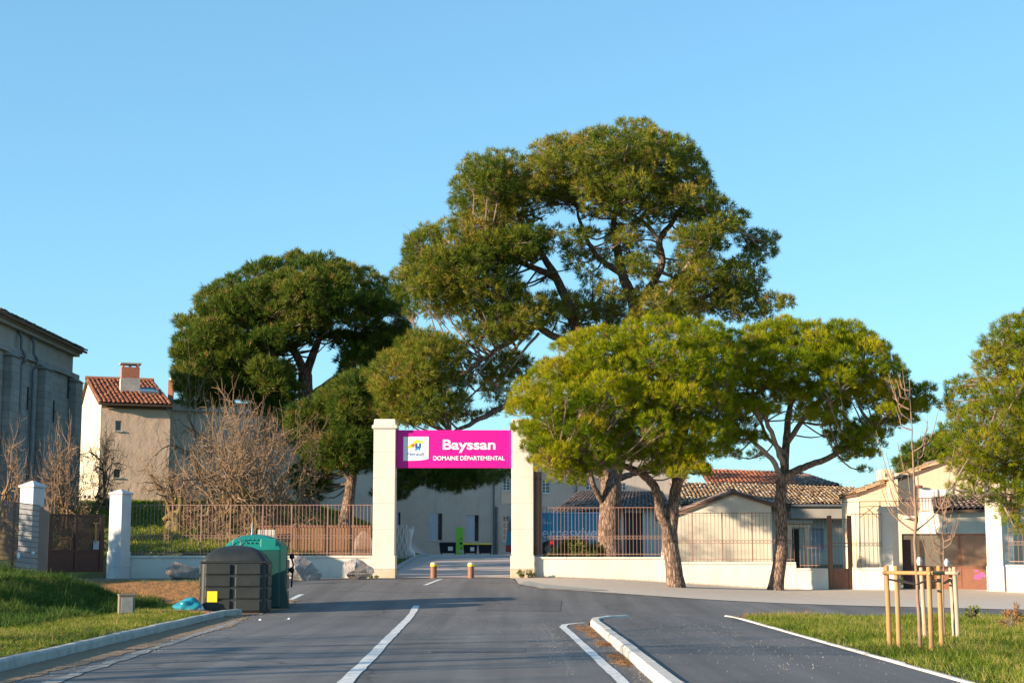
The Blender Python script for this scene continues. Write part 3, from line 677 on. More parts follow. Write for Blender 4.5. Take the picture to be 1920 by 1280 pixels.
# bollards
for px, lb in ((813, 'short brown bollard with yellow band, left one in the gateway'), (883, 'short brown bollard with yellow band, right one in the gateway')):
    p = at(px, 1083, YG - .05); z0 = h(p.x, p.y)
    b = thing('bollard', (p.x, p.y, z0), lb, 'bollard', 'bollards in the gateway')
    MB().tube([(p.x, p.y, z0 - .1), (p.x, p.y, z0 + .42)], .112, 18).build('post', MAT['rust'], b)
    MB().tube([(p.x, p.y, z0 + .421), (p.x, p.y, z0 + .485)], .117, 18).build('yellow_band', MAT['yellow'], b)
    MB().tube([(p.x, p.y, z0 + .486), (p.x, p.y, z0 + .52), (p.x, p.y, z0 + .545), (p.x, p.y, z0 + .555)], [.112, .11, .085, .03], 18).build('cap', MAT['kerb'], b)

# ================================================================== WALLS WITH RAILINGS
BAR = bpy.data.meshes.new('bar'); _m = MB().obox((0, 0, 0), 1, 1, 1); BAR.from_pydata(_m.v, [], _m.f); BAR.materials.append(MAT['rail'])
BARD = BAR.copy(); BARD.materials.clear(); BARD.materials.append(MAT['dark_rail'])
def low_wall(label, x0, x1, y0, y1, top, bot, mat=None, slope=0.0, bury=.5):
    r = thing('low_wall', ((x0 + x1) / 2, (y0 + y1) / 2, bot), label, 'wall', 'low rendered walls beside the gate')
    a, b = Vector((x0, y0)), Vector((x1, y1)); t = (b - a).normalized(); n = Vector((-t.y, t.x)) * .14
    vs = [(a.x - n.x, a.y - n.y), (b.x - n.x, b.y - n.y), (b.x + n.x, b.y + n.y), (a.x + n.x, a.y + n.y)]
    tops = [top, top + slope, top + slope, top]
    m = MB(); m.add([(p[0], p[1], bot - bury) for p in vs] + [(p[0], p[1], tt - .075) for p, tt in zip(vs, tops)], [(3, 2, 1, 0), (4, 5, 6, 7), (0, 1, 5, 4), (1, 2, 6, 5), (2, 3, 7, 6), (3, 0, 4, 7)])
    m.build('wall_body', mat or MAT['wallc'], r)
    L = (b - a).length; k = max(1, round(L / 1.0))
    n2 = n * 1.3
    for i in range(k):
        p = a.lerp(b, i / k) + t * .004; q = a.lerp(b, (i + 1) / k) - t * .004
        zp = top + slope * i / k; zq = top + slope * (i + 1) / k
        v = [(p - n2, zp), (q - n2, zq), (q + n2, zq), (p + n2, zp)]
        MB().add([(c.x, c.y, z - .074) for c, z in v] + [(c.x, c.y, z) for c, z in v], [(3, 2, 1, 0), (4, 5, 6, 7), (0, 1, 5, 4), (1, 2, 6, 5), (2, 3, 7, 6), (3, 0, 4, 7)]).build('coping_stone', mat or MAT['wallc'], r, bevel=0.01)
    return r
def railing(label, x0, x1, y0, y1, zb, zt, sp=.125, dark=(), posts=(), ring=.36, slope=0.0, group='iron railings on the low walls'):
    r = thing('railing', ((x0 + x1) / 2, (y0 + y1) / 2, zb), label, 'railing', group)
    n = max(2, int(abs(x1 - x0) / sp))
    for i in range(n + 1):
        t = i / n; x = x0 + (x1 - x0) * t; y = y0 + (y1 - y0) * t; ds = slope * t
        th = .042 if i in posts else .0145
        inst('bar', BARD if i in dark else BAR, r, (x, y, zb + ds), (th, th, zt - zb))
    for z, w in ((zb + .07, .022), (zt - .025, .022), (zb + (zt - zb) * ring - .055, .009), (zb + (zt - zb) * ring + .055, .009)):
        v = []
        for x, y, s in ((x0, y0, 0), (x1, y1, slope)):
            v += [(x, y - w / 2, z + s - w / 2), (x, y + w / 2, z + s - w / 2), (x, y + w / 2, z + s + w / 2), (x, y - w / 2, z + s + w / 2)]
        MB().add(v, [(0, 1, 2, 3), (7, 6, 5, 4), (0, 4, 5, 1), (1, 5, 6, 2), (2, 6, 7, 3), (3, 7, 4, 0)]).build('rail', MAT['rail'], r)
    m = MB()
    for i in range(n):
        t = (i + .5) / n; x = x0 + (x1 - x0) * t; y = y0 + (y1 - y0) * t; z = zb + (zt - zb) * ring + slope * t
        m.tube([(x + .05 * math.cos(w), y, z + .05 * math.sin(w)) for w in np.linspace(0, 2 * math.pi, 9)], .007, 4, cap=False)
    o = m.build('ring_row', MAT['rail'], r); o['kind'] = 'stuff'
    return r
def X(px, Y): return at(px, 1040, Y).x
# left wall between white pillar and gate pillar
zt_l = zz(1040, 56.3)
low_wall('low grey-cream wall with boulders in front, left of the gateway', X(236, 56.3), X(697, 56.3) - .02, 56.3, 56.3, zz(1041, 56.3), h(-9, 56))
railing('pink-brown iron railing on the wall left of the gateway', X(240, 56.3), X(696, 56.3) - .02, 56.3, 56.3, zz(1040, 56.3), zz(945, 56.3), posts=(12, 20, 28, 37, 45, 55, 62))
# right walls
low_wall('longest-lit low cream wall directly right of the right gate pillar', X(1003, 56.3) + .02, X(1240, 56.0), 56.3, 56.0, zz(1043.5, 56.3), h(2.5, 56) - .2)
low_wall('low cream wall between the two front pine trunks', X(1241, 55.8), X(1492, 55.2), 55.8, 55.2, zz(1053, 55.6), h(7, 55) - .2)
low_wall('short stepped cream wall just left of the brown wicket gate', X(1493, 55.0), X(1552, 54.8), 55.0, 54.8, zz(1064.5, 55), h(10, 55) - .2)
low_wall('short cream wall between wicket gate and right pillar', X(1597, 54.8), X(1656, 54.6), 54.8, 54.6, zz(1063, 55), h(12, 55) - .2)
low_wall('cream wall at the right picture edge beyond the big brown gate', X(1888, 53.2), X(2100, 51.0), 53.2, 51.0, zz(1058, 53), h(16, 53) - .2)
railing('iron railing right of the right gate pillar with bush and van behind', X(1018, 56.3), X(1242, 56.0), 56.3, 56.0, zz(1042, 56.3), zz(950, 56.3), dark=(0, 1, 2), ring=.38)
railing('iron railing between the two front pine trunks', X(1243, 55.8), X(1489, 55.2), 55.8, 55.2, zz(1052, 55.6), zz(960, 55.6), posts=(8, 16, 24, 32), ring=.40)
railing('short iron railing left of the brown wicket gate', X(1500, 55.0), X(1552, 54.8), 55.0, 54.8, zz(1063, 55), zz(970, 55), ring=.42)
railing('iron railing above the wall between wicket gate and right pillar', X(1598, 54.8), X(1654, 54.6), 54.8, 54.6, zz(1062, 55), zz(962, 55), dark=(0, 1, 2, 3), ring=.42)
railing('iron railing on the wall at the right picture edge', X(1892, 53.2), X(2096, 51.0), 53.2, 51.0, zz(1056, 53), zz(965, 53), ring=.42)
# folded gate leaf: tall brown tubes right of the right pillar
g = thing('folded_gate_leaf', (X(1008, 56.6), 56.6, zz(1040, 56.6)), 'bundle of tall brown tubes standing against the right gate pillar', 'gate')
for px, rr, y in ((1003.6, .045, 56.75), (1008.5, .05, 56.62), (1014, .05, 56.7)):
    MB().tube([(X(px, y), y, zz(1041, y)), (X(px, y), y, zz(884 if px > 1005 else 878, y))], rr, 10).build('gate_tube', MAT['rail'], g)
MB().box((X(1003, 56.7), 56.66, zz(1030, 56.6)), (X(1014, 56.7), 56.70, zz(1027, 56.6))).box((X(1003, 56.7), 56.66, zz(900, 56.6)), (X(1014, 56.7), 56.70, zz(897, 56.6))).build('gate_strap', MAT['rust'], g)
# wicket gate
w = thing('wicket_gate', (X(1575, 54.9), 54.9, h(11.3, 54.9)), 'narrow brown wicket gate with two tall posts between cream walls', 'gate')
zb = h(11.3, 54.9)
for px in (1556.5, 1594):
    MB().box((X(px, 54.9) - .065, 54.84, zb - .2), (X(px, 54.9) + .065, 54.97, zz(966, 54.9))).build('gate_post', MAT['rust'], w, bevel=.006)
xa, xb = X(1561, 54.9), X(1590, 54.9)
MB().box((xa, 54.88, zz(1103, 54.9)), (xb, 54.92, zz(1066, 54.9))).build('lower_panel', MAT['rust'], w)
nb = 5
for i in range(nb + 1):
    inst('bar', BAR, w, (xa + (xb - xa) * i / nb, 54.9, zz(1066, 54.9)), (.018, .018, zz(972, 54.9) - zz(1066, 54.9)))
for p in (1066, 1018, 1024, 973):
    MB().box((xa - .02, 54.885, zz(p, 54.9) - .015), (xb + .02, 54.915, zz(p, 54.9) + .015)).build('rail', MAT['rail'], w)

# left side gate: two white pillars, brown leaf, mesh fence
p2 = at(217, 1080, 55.6)
z2 = h(p2.x, p2.y)
jt2 = [zz(p, 55.6) for p in (1033, 998, 963, 926)]
pillar_set('white_pillar', 'white pillar between dark brown gate and left railing', p2.x, p2.y + .35, z2 - .03, .53, jt2, .18, MAT['white_pillar'], rz=math.radians(-24), plinth_h=jt2[0] - z2 + .03, pyramid=True, group='white side gate pillars')
p1 = at(55.5, 1060, 51.5); z1 = h(p1.x, p1.y)
jt1 = [zz(p, 51.5) for p in (1030, 990, 950, 914)]
pillar_set('white_pillar', 'white pillar behind the rusty mesh fence at the left edge', p1.x, p1.y, z1 - .1, .54, jt1, .22, MAT['white_pillar'], rz=math.radians(-24), plinth_h=max(.3, jt1[0] - z1 + .1), pyramid=True, group='white side gate pillars')
ga, gb = Vector((X(84, 52.6), 52.6)), Vector((X(193, 55.2), 55.2))
gz0, gz1 = zz(1072, 54), zz(964, 54)
sgate = thing('side_gate', ((ga.x + gb.x) / 2, (ga.y + gb.y) / 2, gz0), 'dark brown metal gate leaf between the two white pillars', 'gate')
def gquad(u0, u1, z0, z1, th, mat, name, off=0.0, root=None, A=None, B=None):
    A = A or ga; B = B or gb
    t = (B - A); n = Vector((-t.y, t.x)).normalized()
    p, q = A + t * u0 + n * off, A + t * u1 + n * off
    v = [p - n * th / 2, q - n * th / 2, q + n * th / 2, p + n * th / 2]
    return MB().add([(c.x, c.y, z0) for c in v] + [(c.x, c.y, z1) for c in v], [(3, 2, 1, 0), (4, 5, 6, 7), (0, 1, 5, 4), (1, 2, 6, 5), (2, 3, 7, 6), (3, 0, 4, 7)]).build(name, mat, root or sgate)
zm = gz0 + (gz1 - gz0) * .37
gquad(.03, .97, gz0 + .06, zm, .02, MAT['dark_gate'], 'lower_panel')
gquad(.03, .97, zm, gz1 - .05, .006, MAT['screen_dark'], 'mesh_panel')
for u0, u1, a, b in ((0, .07, gz0, gz1), (.93, 1, gz0, gz1), (.49, .53, gz0, gz1), (0, 1, gz0, gz0 + .09), (0, 1, gz1 - .06, gz1), (0, 1, zm - .03, zm + .03), (.07, .1, gz0, gz1)):
    gquad(u0, u1, a, b, .06 + .004 * random.random(), MAT['dark_gate'], 'gate_frame')
# orange T-handle and pale plate seen on the gate
gquad(.79, .88, gz1 - .30, gz1 - .25, .03, MAT['stake'], 'latch_bar', off=-.06); gquad(.82, .845, gz1 - .95, gz1 - .30, .03, MAT['stake'], 'latch_rod', off=-.06)
gquad(.80, .90, zm + .05, zm + .34, .01, MAT['shutter'], 'notice_plate', off=-.05)
# mesh fence
fa, fb = Vector((X(-60, 46.5), 46.5)), Vector((X(72, 47.6), 47.6))
mf = thing('mesh_fence', (fb.x, fb.y, h(fb.x, fb.y)), 'rusty wire mesh fence panel with wide post at the left edge', 'fence')
fz0 = zz(1068, 47.6)
ft = fb - fa
m = MB()
def fp(u, z): q = fa + ft * u; return (q.x, q.y, z)
zt_f = lambda u: zz(936 - 24 * (1 - u) * 0 + 0, 47) + (1 - u) * .22
for i in range(13):
    z = .02 + i * .155
    m.tube([fp(0, fz0 + z + .22), fp(1, fz0 + z)], .012, 4, cap=False)
for i in range(101):
    u = i / 100
    m.tube([fp(u, fz0 - .6), fp(u, fz0 + 1.9 + (1 - u) * .22)], .006, 4, cap=False)
m.build('wire_mesh', MAT['rail'], mf)['kind'] = 'stuff'
for u, wd in ((.62, .06), (.28, .06)):
    q = fa + ft * u
    MB().obox((q.x, q.y + .05, fz0 - .9), wd, wd, 3.0).build('fence_post', MAT['dark_gate'], mf)
q = fb + Vector((.12, .05))
MB().obox((q.x, q.y, fz0 - .9), .27, .12, 2.75, rz=.15).build('fence_post', MAT['rail'], mf, bevel=.01)
# white feather-like litter stuck in the fence
for u, z in ((.12, .55), (.72, .42), (.93, .5)):
    q = fp(u, fz0 + z)
    tag(MB().sphere((q[0], q[1] - .05, q[2]), .05, .02, .04 + .05 * (u < .8), 8, 5).build('plastic_scrap', MAT['white'], org=(q[0], q[1] - .05, q[2])), 'scrap of white plastic caught in the mesh fence, ' + ('leftmost' if u < .5 else 'middle' if u < .8 else 'nearest the wide post'), 'litter', 'white scraps caught in the mesh fence')

# right gate: pillars and two leaves
R2 = at(1672, 1105, 54.6); zr2 = h(R2.x, R2.y)
j2 = [zz(p, 54.6) for p in (1062, 1028, 994, 958)]
pillar_set('gate_post_pillar', 'cream pillar left of the big brown gate on the right', R2.x, R2.y + .2, zr2 - .1, .50, j2, .17, MAT['pillar'], rz=math.radians(-38), plinth_h=j2[0] - zr2 + .1, group='pillars of the big brown gate')
R3 = at(1873, 1105, 53.6); zr3 = h(R3.x, R3.y)
j3 = [zz(p, 53.6) for p in (1060, 1030, 985, 940, 915)]
pillar_set('gate_post_pillar', 'cream pillar right of the big brown gate, crowned by pine foliage', R3.x, R3.y + .2, zr3 - .1, .52, j3, .17, MAT['pillar'], rz=math.radians(-24), plinth_h=j3[0] - zr3 + .1, group='pillars of the big brown gate')
BA, BB = Vector((X(1692, 55.6), 55.6)), Vector((X(1858, 54.8), 54.8))
bz0, bz1 = h(14.5, 55) + .02, zz(1000, 55.2)
bgate = thing('big_gate', ((BA.x + BB.x) / 2, (BA.y + BB.y) / 2, bz0), 'big brown sheet metal gate with perforated upper panels and pink scribble', 'gate')
bm_ = bz0 + (bz1 - bz0) * .40
for u0, u1 in ((.02, .64), (.66, .98)):
    gquad(u0, u1, bz0, bm_, .03, MAT['rust'], 'lower_panel', root=bgate, A=BA, B=BB)
    gquad(u0, u1, bm_, bz1, .008, MAT['screen_brown'], 'mesh_panel', root=bgate, A=BA, B=BB)
for u0, u1, a, b in ((0, .02, bz0, bz1), (.638, .662, bz0, bz1), (.98, 1, bz0, bz1), (.32, .335, bz0, bm_), (0, 1, bm_ - .03, bm_ + .03), (0, 1, bz1 - .05, bz1), (0, 1, bz0, bz0 + .06)):
    gquad(u0, u1, a, b, .06 + .005 * random.random(), MAT['rust'], 'gate_frame', root=bgate, A=BA, B=BB)
gquad(0.0, .10, bz0, bz1 - .2, .02, MAT['dark_gate'], 'gate_stop', off=-.09, root=bgate, A=BA, B=BB)
m = MB()
for i in range(16):
    u = random.gauss(.87, .035); z = bz0 + .42 + random.gauss(0, .1); c = BA + (BB - BA) * u
    m.add([(c.x - .09, c.y - .034, z), (c.x + .08, c.y - .034 - .003 * i / 16, z - .02), (c.x + .06, c.y - .035, z + .07), (c.x - .04, c.y - .034, z + .08)], [(0, 1, 2, 3)])
m.build('pink_scribble', M('pink_spray', (0.75, 0.16, 0.42), rough=.6), bgate)
# brown mesh screen behind the left railing
SA, SB = Vector((X(484, 57.6), 57.6)), Vector((X(694, 57.3), 57.3))
scr = thing('mesh_screen', ((SA.x + SB.x) / 2, 57.5, h(-7, 57.4)), 'rust brown mesh screen behind the railing, left of the gateway', 'screen')
s0, s1 = zz(1046, 57.5), zz(986, 57.5)
for u0, u1 in ((.01, .60), (.62, .99)): gquad(u0, u1, s0, s1, .006, MAT['screen_brown'], 'mesh_panel', root=scr, A=SA, B=SB)
for u0, u1, a, b in ((0, .012, s0, s1), (.60, .625, s0, s1), (.985, 1, s0, s1), (0, 1, s1 - .04, s1 + .03), (0, 1, s0, s0 + .05)):
    gquad(u0, u1, a, b, .05 + .004 * random.random(), MAT['rust'], 'screen_frame', root=scr, A=SA, B=SB)
bp = at(498, 1002, 57.2)
b = thing('notice_board', (bp.x, bp.y, zz(1040, 57.2)), 'blank pale board on posts behind the left railing', 'board')
MB().box((bp.x - .28, bp.y, bp.z - .10), (bp.x + .34, bp.y + .03, bp.z + .18)).build('board', MAT['pillar'], b)
for dx in (-.2, .25): MB().box((bp.x + dx - .02, bp.y + .032, zz(1046, 57.2)), (bp.x + dx + .02, bp.y + .06, bp.z + .1)).build('leg', MAT['zinc'], b)
# ================================================================== BUILDINGS
class Face:
    """a vertical wall plane: origin o (2D), direction u (2D unit), outward normal n = right-hand side of u (towards the viewer)"""
    def __init__(s, p, q):
        s.o = Vector(p[:2]); t = Vector(q[:2]) - s.o; s.L = t.length; s.u = t / s.L; s.n = Vector((s.u.y, -s.u.x))
    def P(s, a, z, off=0.0):
        q = s.o + s.u * a + s.n * off
        return (q.x, q.y, z)
def slab(fc, a0, a1, z0, z1, f0, f1):
    """box on a face: from offset f0 to f1 along the outward normal"""
    v = [fc.P(a0, z0, f1), fc.P(a1, z0, f1), fc.P(a1, z0, f0), fc.P(a0, z0, f0)]
    w = [(p[0], p[1], z1) for p in v]
    return v + w, [(3, 2, 1, 0), (4, 5, 6, 7), (0, 1, 5, 4), (1, 2, 6, 5), (2, 3, 7, 6), (3, 0, 4, 7)]
def open_wall(fc, z0, z1, openings, depth, body_depth, mat, root, name='wall', a0=0.0, a1=None):
    """wall with real recessed openings [(a0,a1,z0,z1)]: front skin, reveals, and the building's body behind"""
    a1 = fc.L if a1 is None else a1
    A = sorted({a0, a1} | {o[0] for o in openings} | {o[1] for o in openings})
    Zs = sorted({z0, z1} | {o[2] for o in openings} | {o[3] for o in openings})
    m = MB()
    for i in range(len(A) - 1):
        for j in range(len(Zs) - 1):
            ca, cz = (A[i] + A[i + 1]) / 2, (Zs[j] + Zs[j + 1]) / 2
            if any(o[0] < ca < o[1] and o[2] < cz < o[3] for o in openings): continue
            m.add([fc.P(A[i], Zs[j]), fc.P(A[i + 1], Zs[j]), fc.P(A[i + 1], Zs[j + 1]), fc.P(A[i], Zs[j + 1])], [(0, 1, 2, 3)])
    for (p, q, r, s) in openings:
        e = -depth
        m.add([fc.P(p, r), fc.P(p, r, e), fc.P(p, s, e), fc.P(p, s)], [(0, 1, 2, 3)])
        m.add([fc.P(q, r, e), fc.P(q, r), fc.P(q, s), fc.P(q, s, e)], [(0, 1, 2, 3)])
        m.add([fc.P(p, r), fc.P(q, r), fc.P(q, r, e), fc.P(p, r, e)], [(0, 1, 2, 3)])
        m.add([fc.P(p, s, e), fc.P(q, s, e), fc.P(q, s), fc.P(p, s)], [(0, 1, 2, 3)])
    for aa in (a0, a1):
        m.add([fc.P(aa, z0), fc.P(aa, z0, -depth - .03), fc.P(aa, z1, -depth - .03), fc.P(aa, z1)], [(0, 1, 2, 3)])
    m.add([fc.P(a0, z1), fc.P(a1, z1), fc.P(a1, z1, -depth - .03), fc.P(a0, z1, -depth - .03)], [(0, 1, 2, 3)])
    v, f = slab(fc, a0 + .004, a1 - .004, z0, z1 - .004, -body_depth, -depth - .02)
    m.add(v, f)
    return m.build(name, mat, root, fix=False)
def window(fc, a, b, z0, z1, root, depth=.16, nx=2, nz=3, sill=True, mat=None, glass=True, name='window'):
    v, f = slab(fc, a + .002, b - .002, z0 + .002, z1 - .002, -depth - .015, -depth)
    w = MB().add(v, f).build(name, MAT['glass'] if glass else (mat or MAT['shutter']), root)
    if glass:
        m = MB(); fw_ = .05
        for (p, q, r, s) in ((a + .003, a + fw_, z0 + .003, z1 - .003), (b - fw_, b - .003, z0 + .003, z1 - .003), (a + fw_, b - fw_, z0 + .003, z0 + fw_), (a + fw_, b - fw_, z1 - fw_, z1 - .003)):
            m.add(*slab(fc, p, q, r, s, -depth + .001, -depth + .05))
        for i in range(1, nx):
            c = a + (b - a) * i / nx; m.add(*slab(fc, c - .02, c + .02, z0 + fw_, z1 - fw_, -depth + .001, -depth + .04))
        for j in range(1, nz):
            c = z0 + (z1 - z0) * j / nz; m.add(*slab(fc, a + fw_, b - fw_, c - .015, c + .015, -depth + .001, -depth + .035))
        m.build('frame', mat or MAT['frame'], w)
    if sill:
        MB().add(*slab(fc, a - .06, b + .06, z0 - .07, z0 - .003, -depth + .02, .06)).build('sill', MAT['frame'], w)
    return w
def roof_tiles(name, e0, e1, r1, r0, mat, root, tw=.22, tl=.38, seed=1, lift=.0, und=None, spread=1.0, bias=0.0):
    """roman tiles laid from eave e0-e1 up to ridge r0-r1: every tile an arched piece, slightly uneven"""
    rg = np.random.default_rng(seed)
    e0, e1, r0, r1 = [np.array(v, float) for v in (e0, e1, r0, r1)]
    W = max(np.linalg.norm(e1 - e0), np.linalg.norm(r1 - r0)); Ls = max(np.linalg.norm(r0 - e0), np.linalg.norm(r1 - e1))
    nc, nr = max(2, int(W / tw)), max(2, int(Ls / tl))
    nrm = np.cross(e1 - e0, r0 - e0)
    if np.linalg.norm(nrm) < 1e-9: nrm = np.cross(r1 - r0, r0 - e0)
    nrm /= np.linalg.norm(nrm)
    if nrm[2] < 0: nrm = -nrm
    def pt(u, v, hh): return (e0 * (1 - u) + e1 * u) * (1 - v) + (r0 * (1 - u) + r1 * u) * v + nrm * hh
    V, T, tone = [], [], []
    ns = 5
    wob = rg.normal(0, .02, (nc + 1, 3))
    for c in range(nc):
        for r in range(nr):
            v0, v1 = r / nr, min(1.0, (r + 1.12) / nr)
            u0, u1 = c / nc, (c + 1) / nc
            du = rg.normal(0, .06) / nc; dz = rg.normal(0, .008)
            b = len(V); tn = float(np.clip(rg.normal(.5 + bias, .22 * spread), 0, 1))
            for vv, k in ((v0, 1.0), (v1, .86)):
                for i in range(ns):
                    w = math.pi * i / (ns - 1)
                    uu = (u0 + u1) / 2 + du + (u1 - u0) * .5 * k * .96 * -math.cos(w)
                    hh = .065 * math.sin(w) * k + (.03 if vv == v0 else .0) + dz + lift
                    V.append(pt(uu, vv, hh)); tone.append(tn)
            for i in range(ns - 1): T.append((b + i, b + i + 1, b + ns + i + 1, b + ns + i))
            mid = len(V); V.append(pt((u0 + u1) / 2 + du, v0, lift)); tone.append(tn * .6)
    V = np.array(V); T = np.array(T)
    o = npmesh(name, V, T, mat, root, attr=np.array(tone), smooth=False); o['kind'] = 'stuff'
    m = MB(); q = [pt(0, 0, lift - .02), pt(1, 0, lift - .02), pt(1, 1, lift - .02), pt(0, 1, lift - .02), pt(0, 0, lift - .12), pt(1, 0, lift - .12), pt(1, 1, lift - .12), pt(0, 1, lift - .12)]
    m.add(q, [(0, 1, 2, 3), (7, 6, 5, 4), (0, 4, 5, 1), (1, 5, 6, 2), (2, 6, 7, 3), (3, 7, 4, 0)]).build('roof_deck', und or MAT['roof_deck'], root)
    return o
MAT['roof_deck'] = M('roof_deck', (0.16, 0.10, 0.07), (0.12, 0.08, 0.06), scale=2)
RG = 'outbuildings behind the railings'

# ---- grey stone church-like building at the far left
cz0 = 1.6; wx = -21.0; ya, yb = 63.5, 76.5
ch = thing('stone_building', (wx - 5, 70, cz0), 'tall grey stone building with buttresses at the left edge', 'building')
EZ = zz(657, 76.5) - .30
led = zz(703, 76)
MB().box((wx - 11, ya, cz0), (wx, yb, led)).build('ashlar_wall', MAT['stone'], ch)
MB().box((wx - 11, ya, led + .003), (wx - .12, yb - .08, EZ)).build('upper_wall', MAT['plaster_grey'], ch)
MB().box((wx - .1, ya, led - .16), (wx + .16, yb + .14, led + .06)).build('string_course', MAT['stone'], ch)
for y in (66.2, 71.0, 76.05):
    bt = MB().box((wx + .003, y - .55, cz0), (wx + .36, y + .55, led - .35)).build('buttress', MAT['stone'], ch, bevel=.03)
    MB().add([(wx + .003, y - .62, led - .34), (wx + .42, y - .62, led - .34), (wx + .42, y + .62, led - .34), (wx + .003, y + .62, led - .34), (wx + .003, y - .62, led - .1), (wx + .2, y - .62, led - .18), (wx + .2, y + .62, led - .18), (wx + .003, y + .62, led - .1)],
             [(3, 2, 1, 0), (4, 5, 6, 7), (0, 1, 5, 4), (1, 2, 6, 5), (2, 3, 7, 6), (3, 0, 4, 7)]).build('weathering', MAT['stone'], bt)
MB().box((wx - 11.3, ya, EZ + .003), (wx + .14, yb + .14, EZ + .14)).box((wx - 11.3, ya, EZ + .142), (wx + .24, yb + .22, EZ + .26)).build('cornice', MAT['plaster_grey'], ch)
roof_tiles('roof_tiles', (wx + .45, ya, EZ + .30), (wx + .45, yb + .4, EZ + .30), (wx - 5.5, yb + .4, EZ + 2.0), (wx - 5.5, ya, EZ + 2.0), MAT['roof_brown'], ch, tw=.24, tl=.45, seed=3)
for y in (67.6, 69.4):
    MB().tube([(wx - .02, y, EZ - .02), (wx + .1, y, EZ - .3), (wx + .1, y, led + .2), (wx + .28, y, led - .05), (wx + .28, y, led - .3), (wx + .12, y, led - .5), (wx + .12, y, cz0)], .07, 8).build('downpipe', MAT['zinc'], ch)
for y, z in ((64.6, led - 1.2), (69.0, led - 1.8), (73.0, led - 2.0), (75.2, led - .7)):
    MB().box((wx + .002, y - .035, z - .5), (wx + .06, y + .035, z + .5)).box((wx + .003, y + .04, z - .04), (wx + .05, y + .3, z + .04)).build('wall_anchor', MAT['dark_rail'], ch)

# ---- tan house with red tiled roof
al = math.radians(19)
hc = at(191, 752, 88.0); hz0 = 3.3
c0 = Vector((hc.x, hc.y)); ud = Vector((math.cos(al), math.sin(al))); bd = Vector((-math.sin(al), math.cos(al)))
HL, HD = 3.75, 10.0
eave = hc.z; ridge = zz(708, 97)
hs = thing('tiled_house', (c0.x, c0.y, hz0), 'tan house with red tile roof and brick chimney at left', 'house')
fA = Face(c0, c0 + ud * HL); fB = Face(c0 + bd * HD, c0)
wz = zz(808, 88.6), zz(789, 88.6); wa = (at(219, 800, 88.6).x - c0.x) / math.cos(al) , (at(230, 800, 88.6).x - c0.x) / math.cos(al)
lz = zz(895, 88.6), zz(880, 88.6)
open_wall(fA, hz0, eave - .25, [(wa[0], wa[1], wz[0], wz[1]), (wa[0], wa[1], lz[0], lz[1])], .18, HD * 2 - .4, MAT['plaster_tan'], hs)
window(fA, wa[0], wa[1], *wz, hs, nx=1, nz=1); window(fA, wa[0], wa[1], *lz, hs, nx=1, nz=2, mat=MAT['dark_rail'])
# sunlit gable wall (polygon up to the rake)
prof = [(0, hz0), (HD, hz0), (2 * HD, hz0), (2 * HD, eave - .2), (HD, ridge - .2), (0, eave - .2)]
g = MB(); pB = [(c0 + bd * s - ud * .03) for s, z in prof]; qB = [(c0 + bd * s + ud * .02) for s, z in prof]
g.add([(p.x, p.y, z) for p, (s, z) in zip(pB, prof)] + [(p.x, p.y, z) for p, (s, z) in zip(qB, prof)], [tuple(range(6)), tuple(range(11, 5, -1))] + [(k, (k + 1) % 6, 6 + (k + 1) % 6, 6 + k) for k in range(6)]).build('gable_wall', MAT['plaster_cream'], hs)
def h3(a, b, z): q = c0 + ud * a + bd * b; return (q.x, q.y, z)
roof_tiles('roof_tiles', h3(-.2, -.45, eave - .12), h3(HL + .1, -.45, eave - .12), h3(HL + .1, HD, ridge), h3(-.2, HD, ridge), MAT['roof_red'], hs, tw=.24, tl=.42, seed=5, spread=.8)
roof_tiles('roof_tiles', h3(HL + .1, 2 * HD + .4, eave - .1), h3(-.2, 2 * HD + .4, eave - .1), h3(-.2, HD, ridge), h3(HL + .1, HD, ridge), MAT['roof_red'], hs, tw=.24, tl=.42, seed=6)
MB().tube([h3(-.25, HD, ridge + .03), h3(HL + .15, HD, ridge + .03)], .13, 8).build('ridge_tiles', MAT['brick'], hs)
m = MB()
for i in range(26):
    a = i / 26 * (HL + .1)
    for k in range(2): m.obox(h3(a + .05, -.12 - .1 * k, eave - .36 + .09 * k), .13, .12 + .1 * k, .07, al)
m.build('genoise_eave', MAT['roof_deck'], hs)
cp = at(243, 725, 93.0)
chm = MB().obox((cp.x, cp.y, ridge - 1.1), 1.02, .8, 1.25, al).build('chimney', MAT['brick'], hs)
MB().obox((cp.x, cp.y, ridge - 1.3), 1.1, .88, .8, al).build('chimney_base', MAT['kerb_old'], chm)
for dx in (-.42, 0, .42): MB().obox((cp.x + dx, cp.y, ridge + .151), .1, .7, .16, al).build('chimney_leg', MAT['brick'], chm)
MB().obox((cp.x, cp.y, ridge + .315), 1.2, .95, .08, al).build('chimney_cap', MAT['kerb_old'], chm)
sk = h3(3.6, 4.2, eave + (ridge - eave) * .53 + .10)
MB().add([h3(2.5, 3.6, eave - .12 + (ridge - eave + .12) * 4.05 / (HD + .45) + .12), h3(3.4, 3.6, eave - .12 + (ridge - eave + .12) * 4.05 / (HD + .45) + .12), h3(3.4, 5.2, eave - .12 + (ridge - eave + .12) * 5.65 / (HD + .45) + .14), h3(2.5, 5.2, eave - .12 + (ridge - eave + .12) * 5.65 / (HD + .45) + .14)], [(0, 1, 2, 3)]).build('skylight', MAT['glass'], hs)
m = MB()
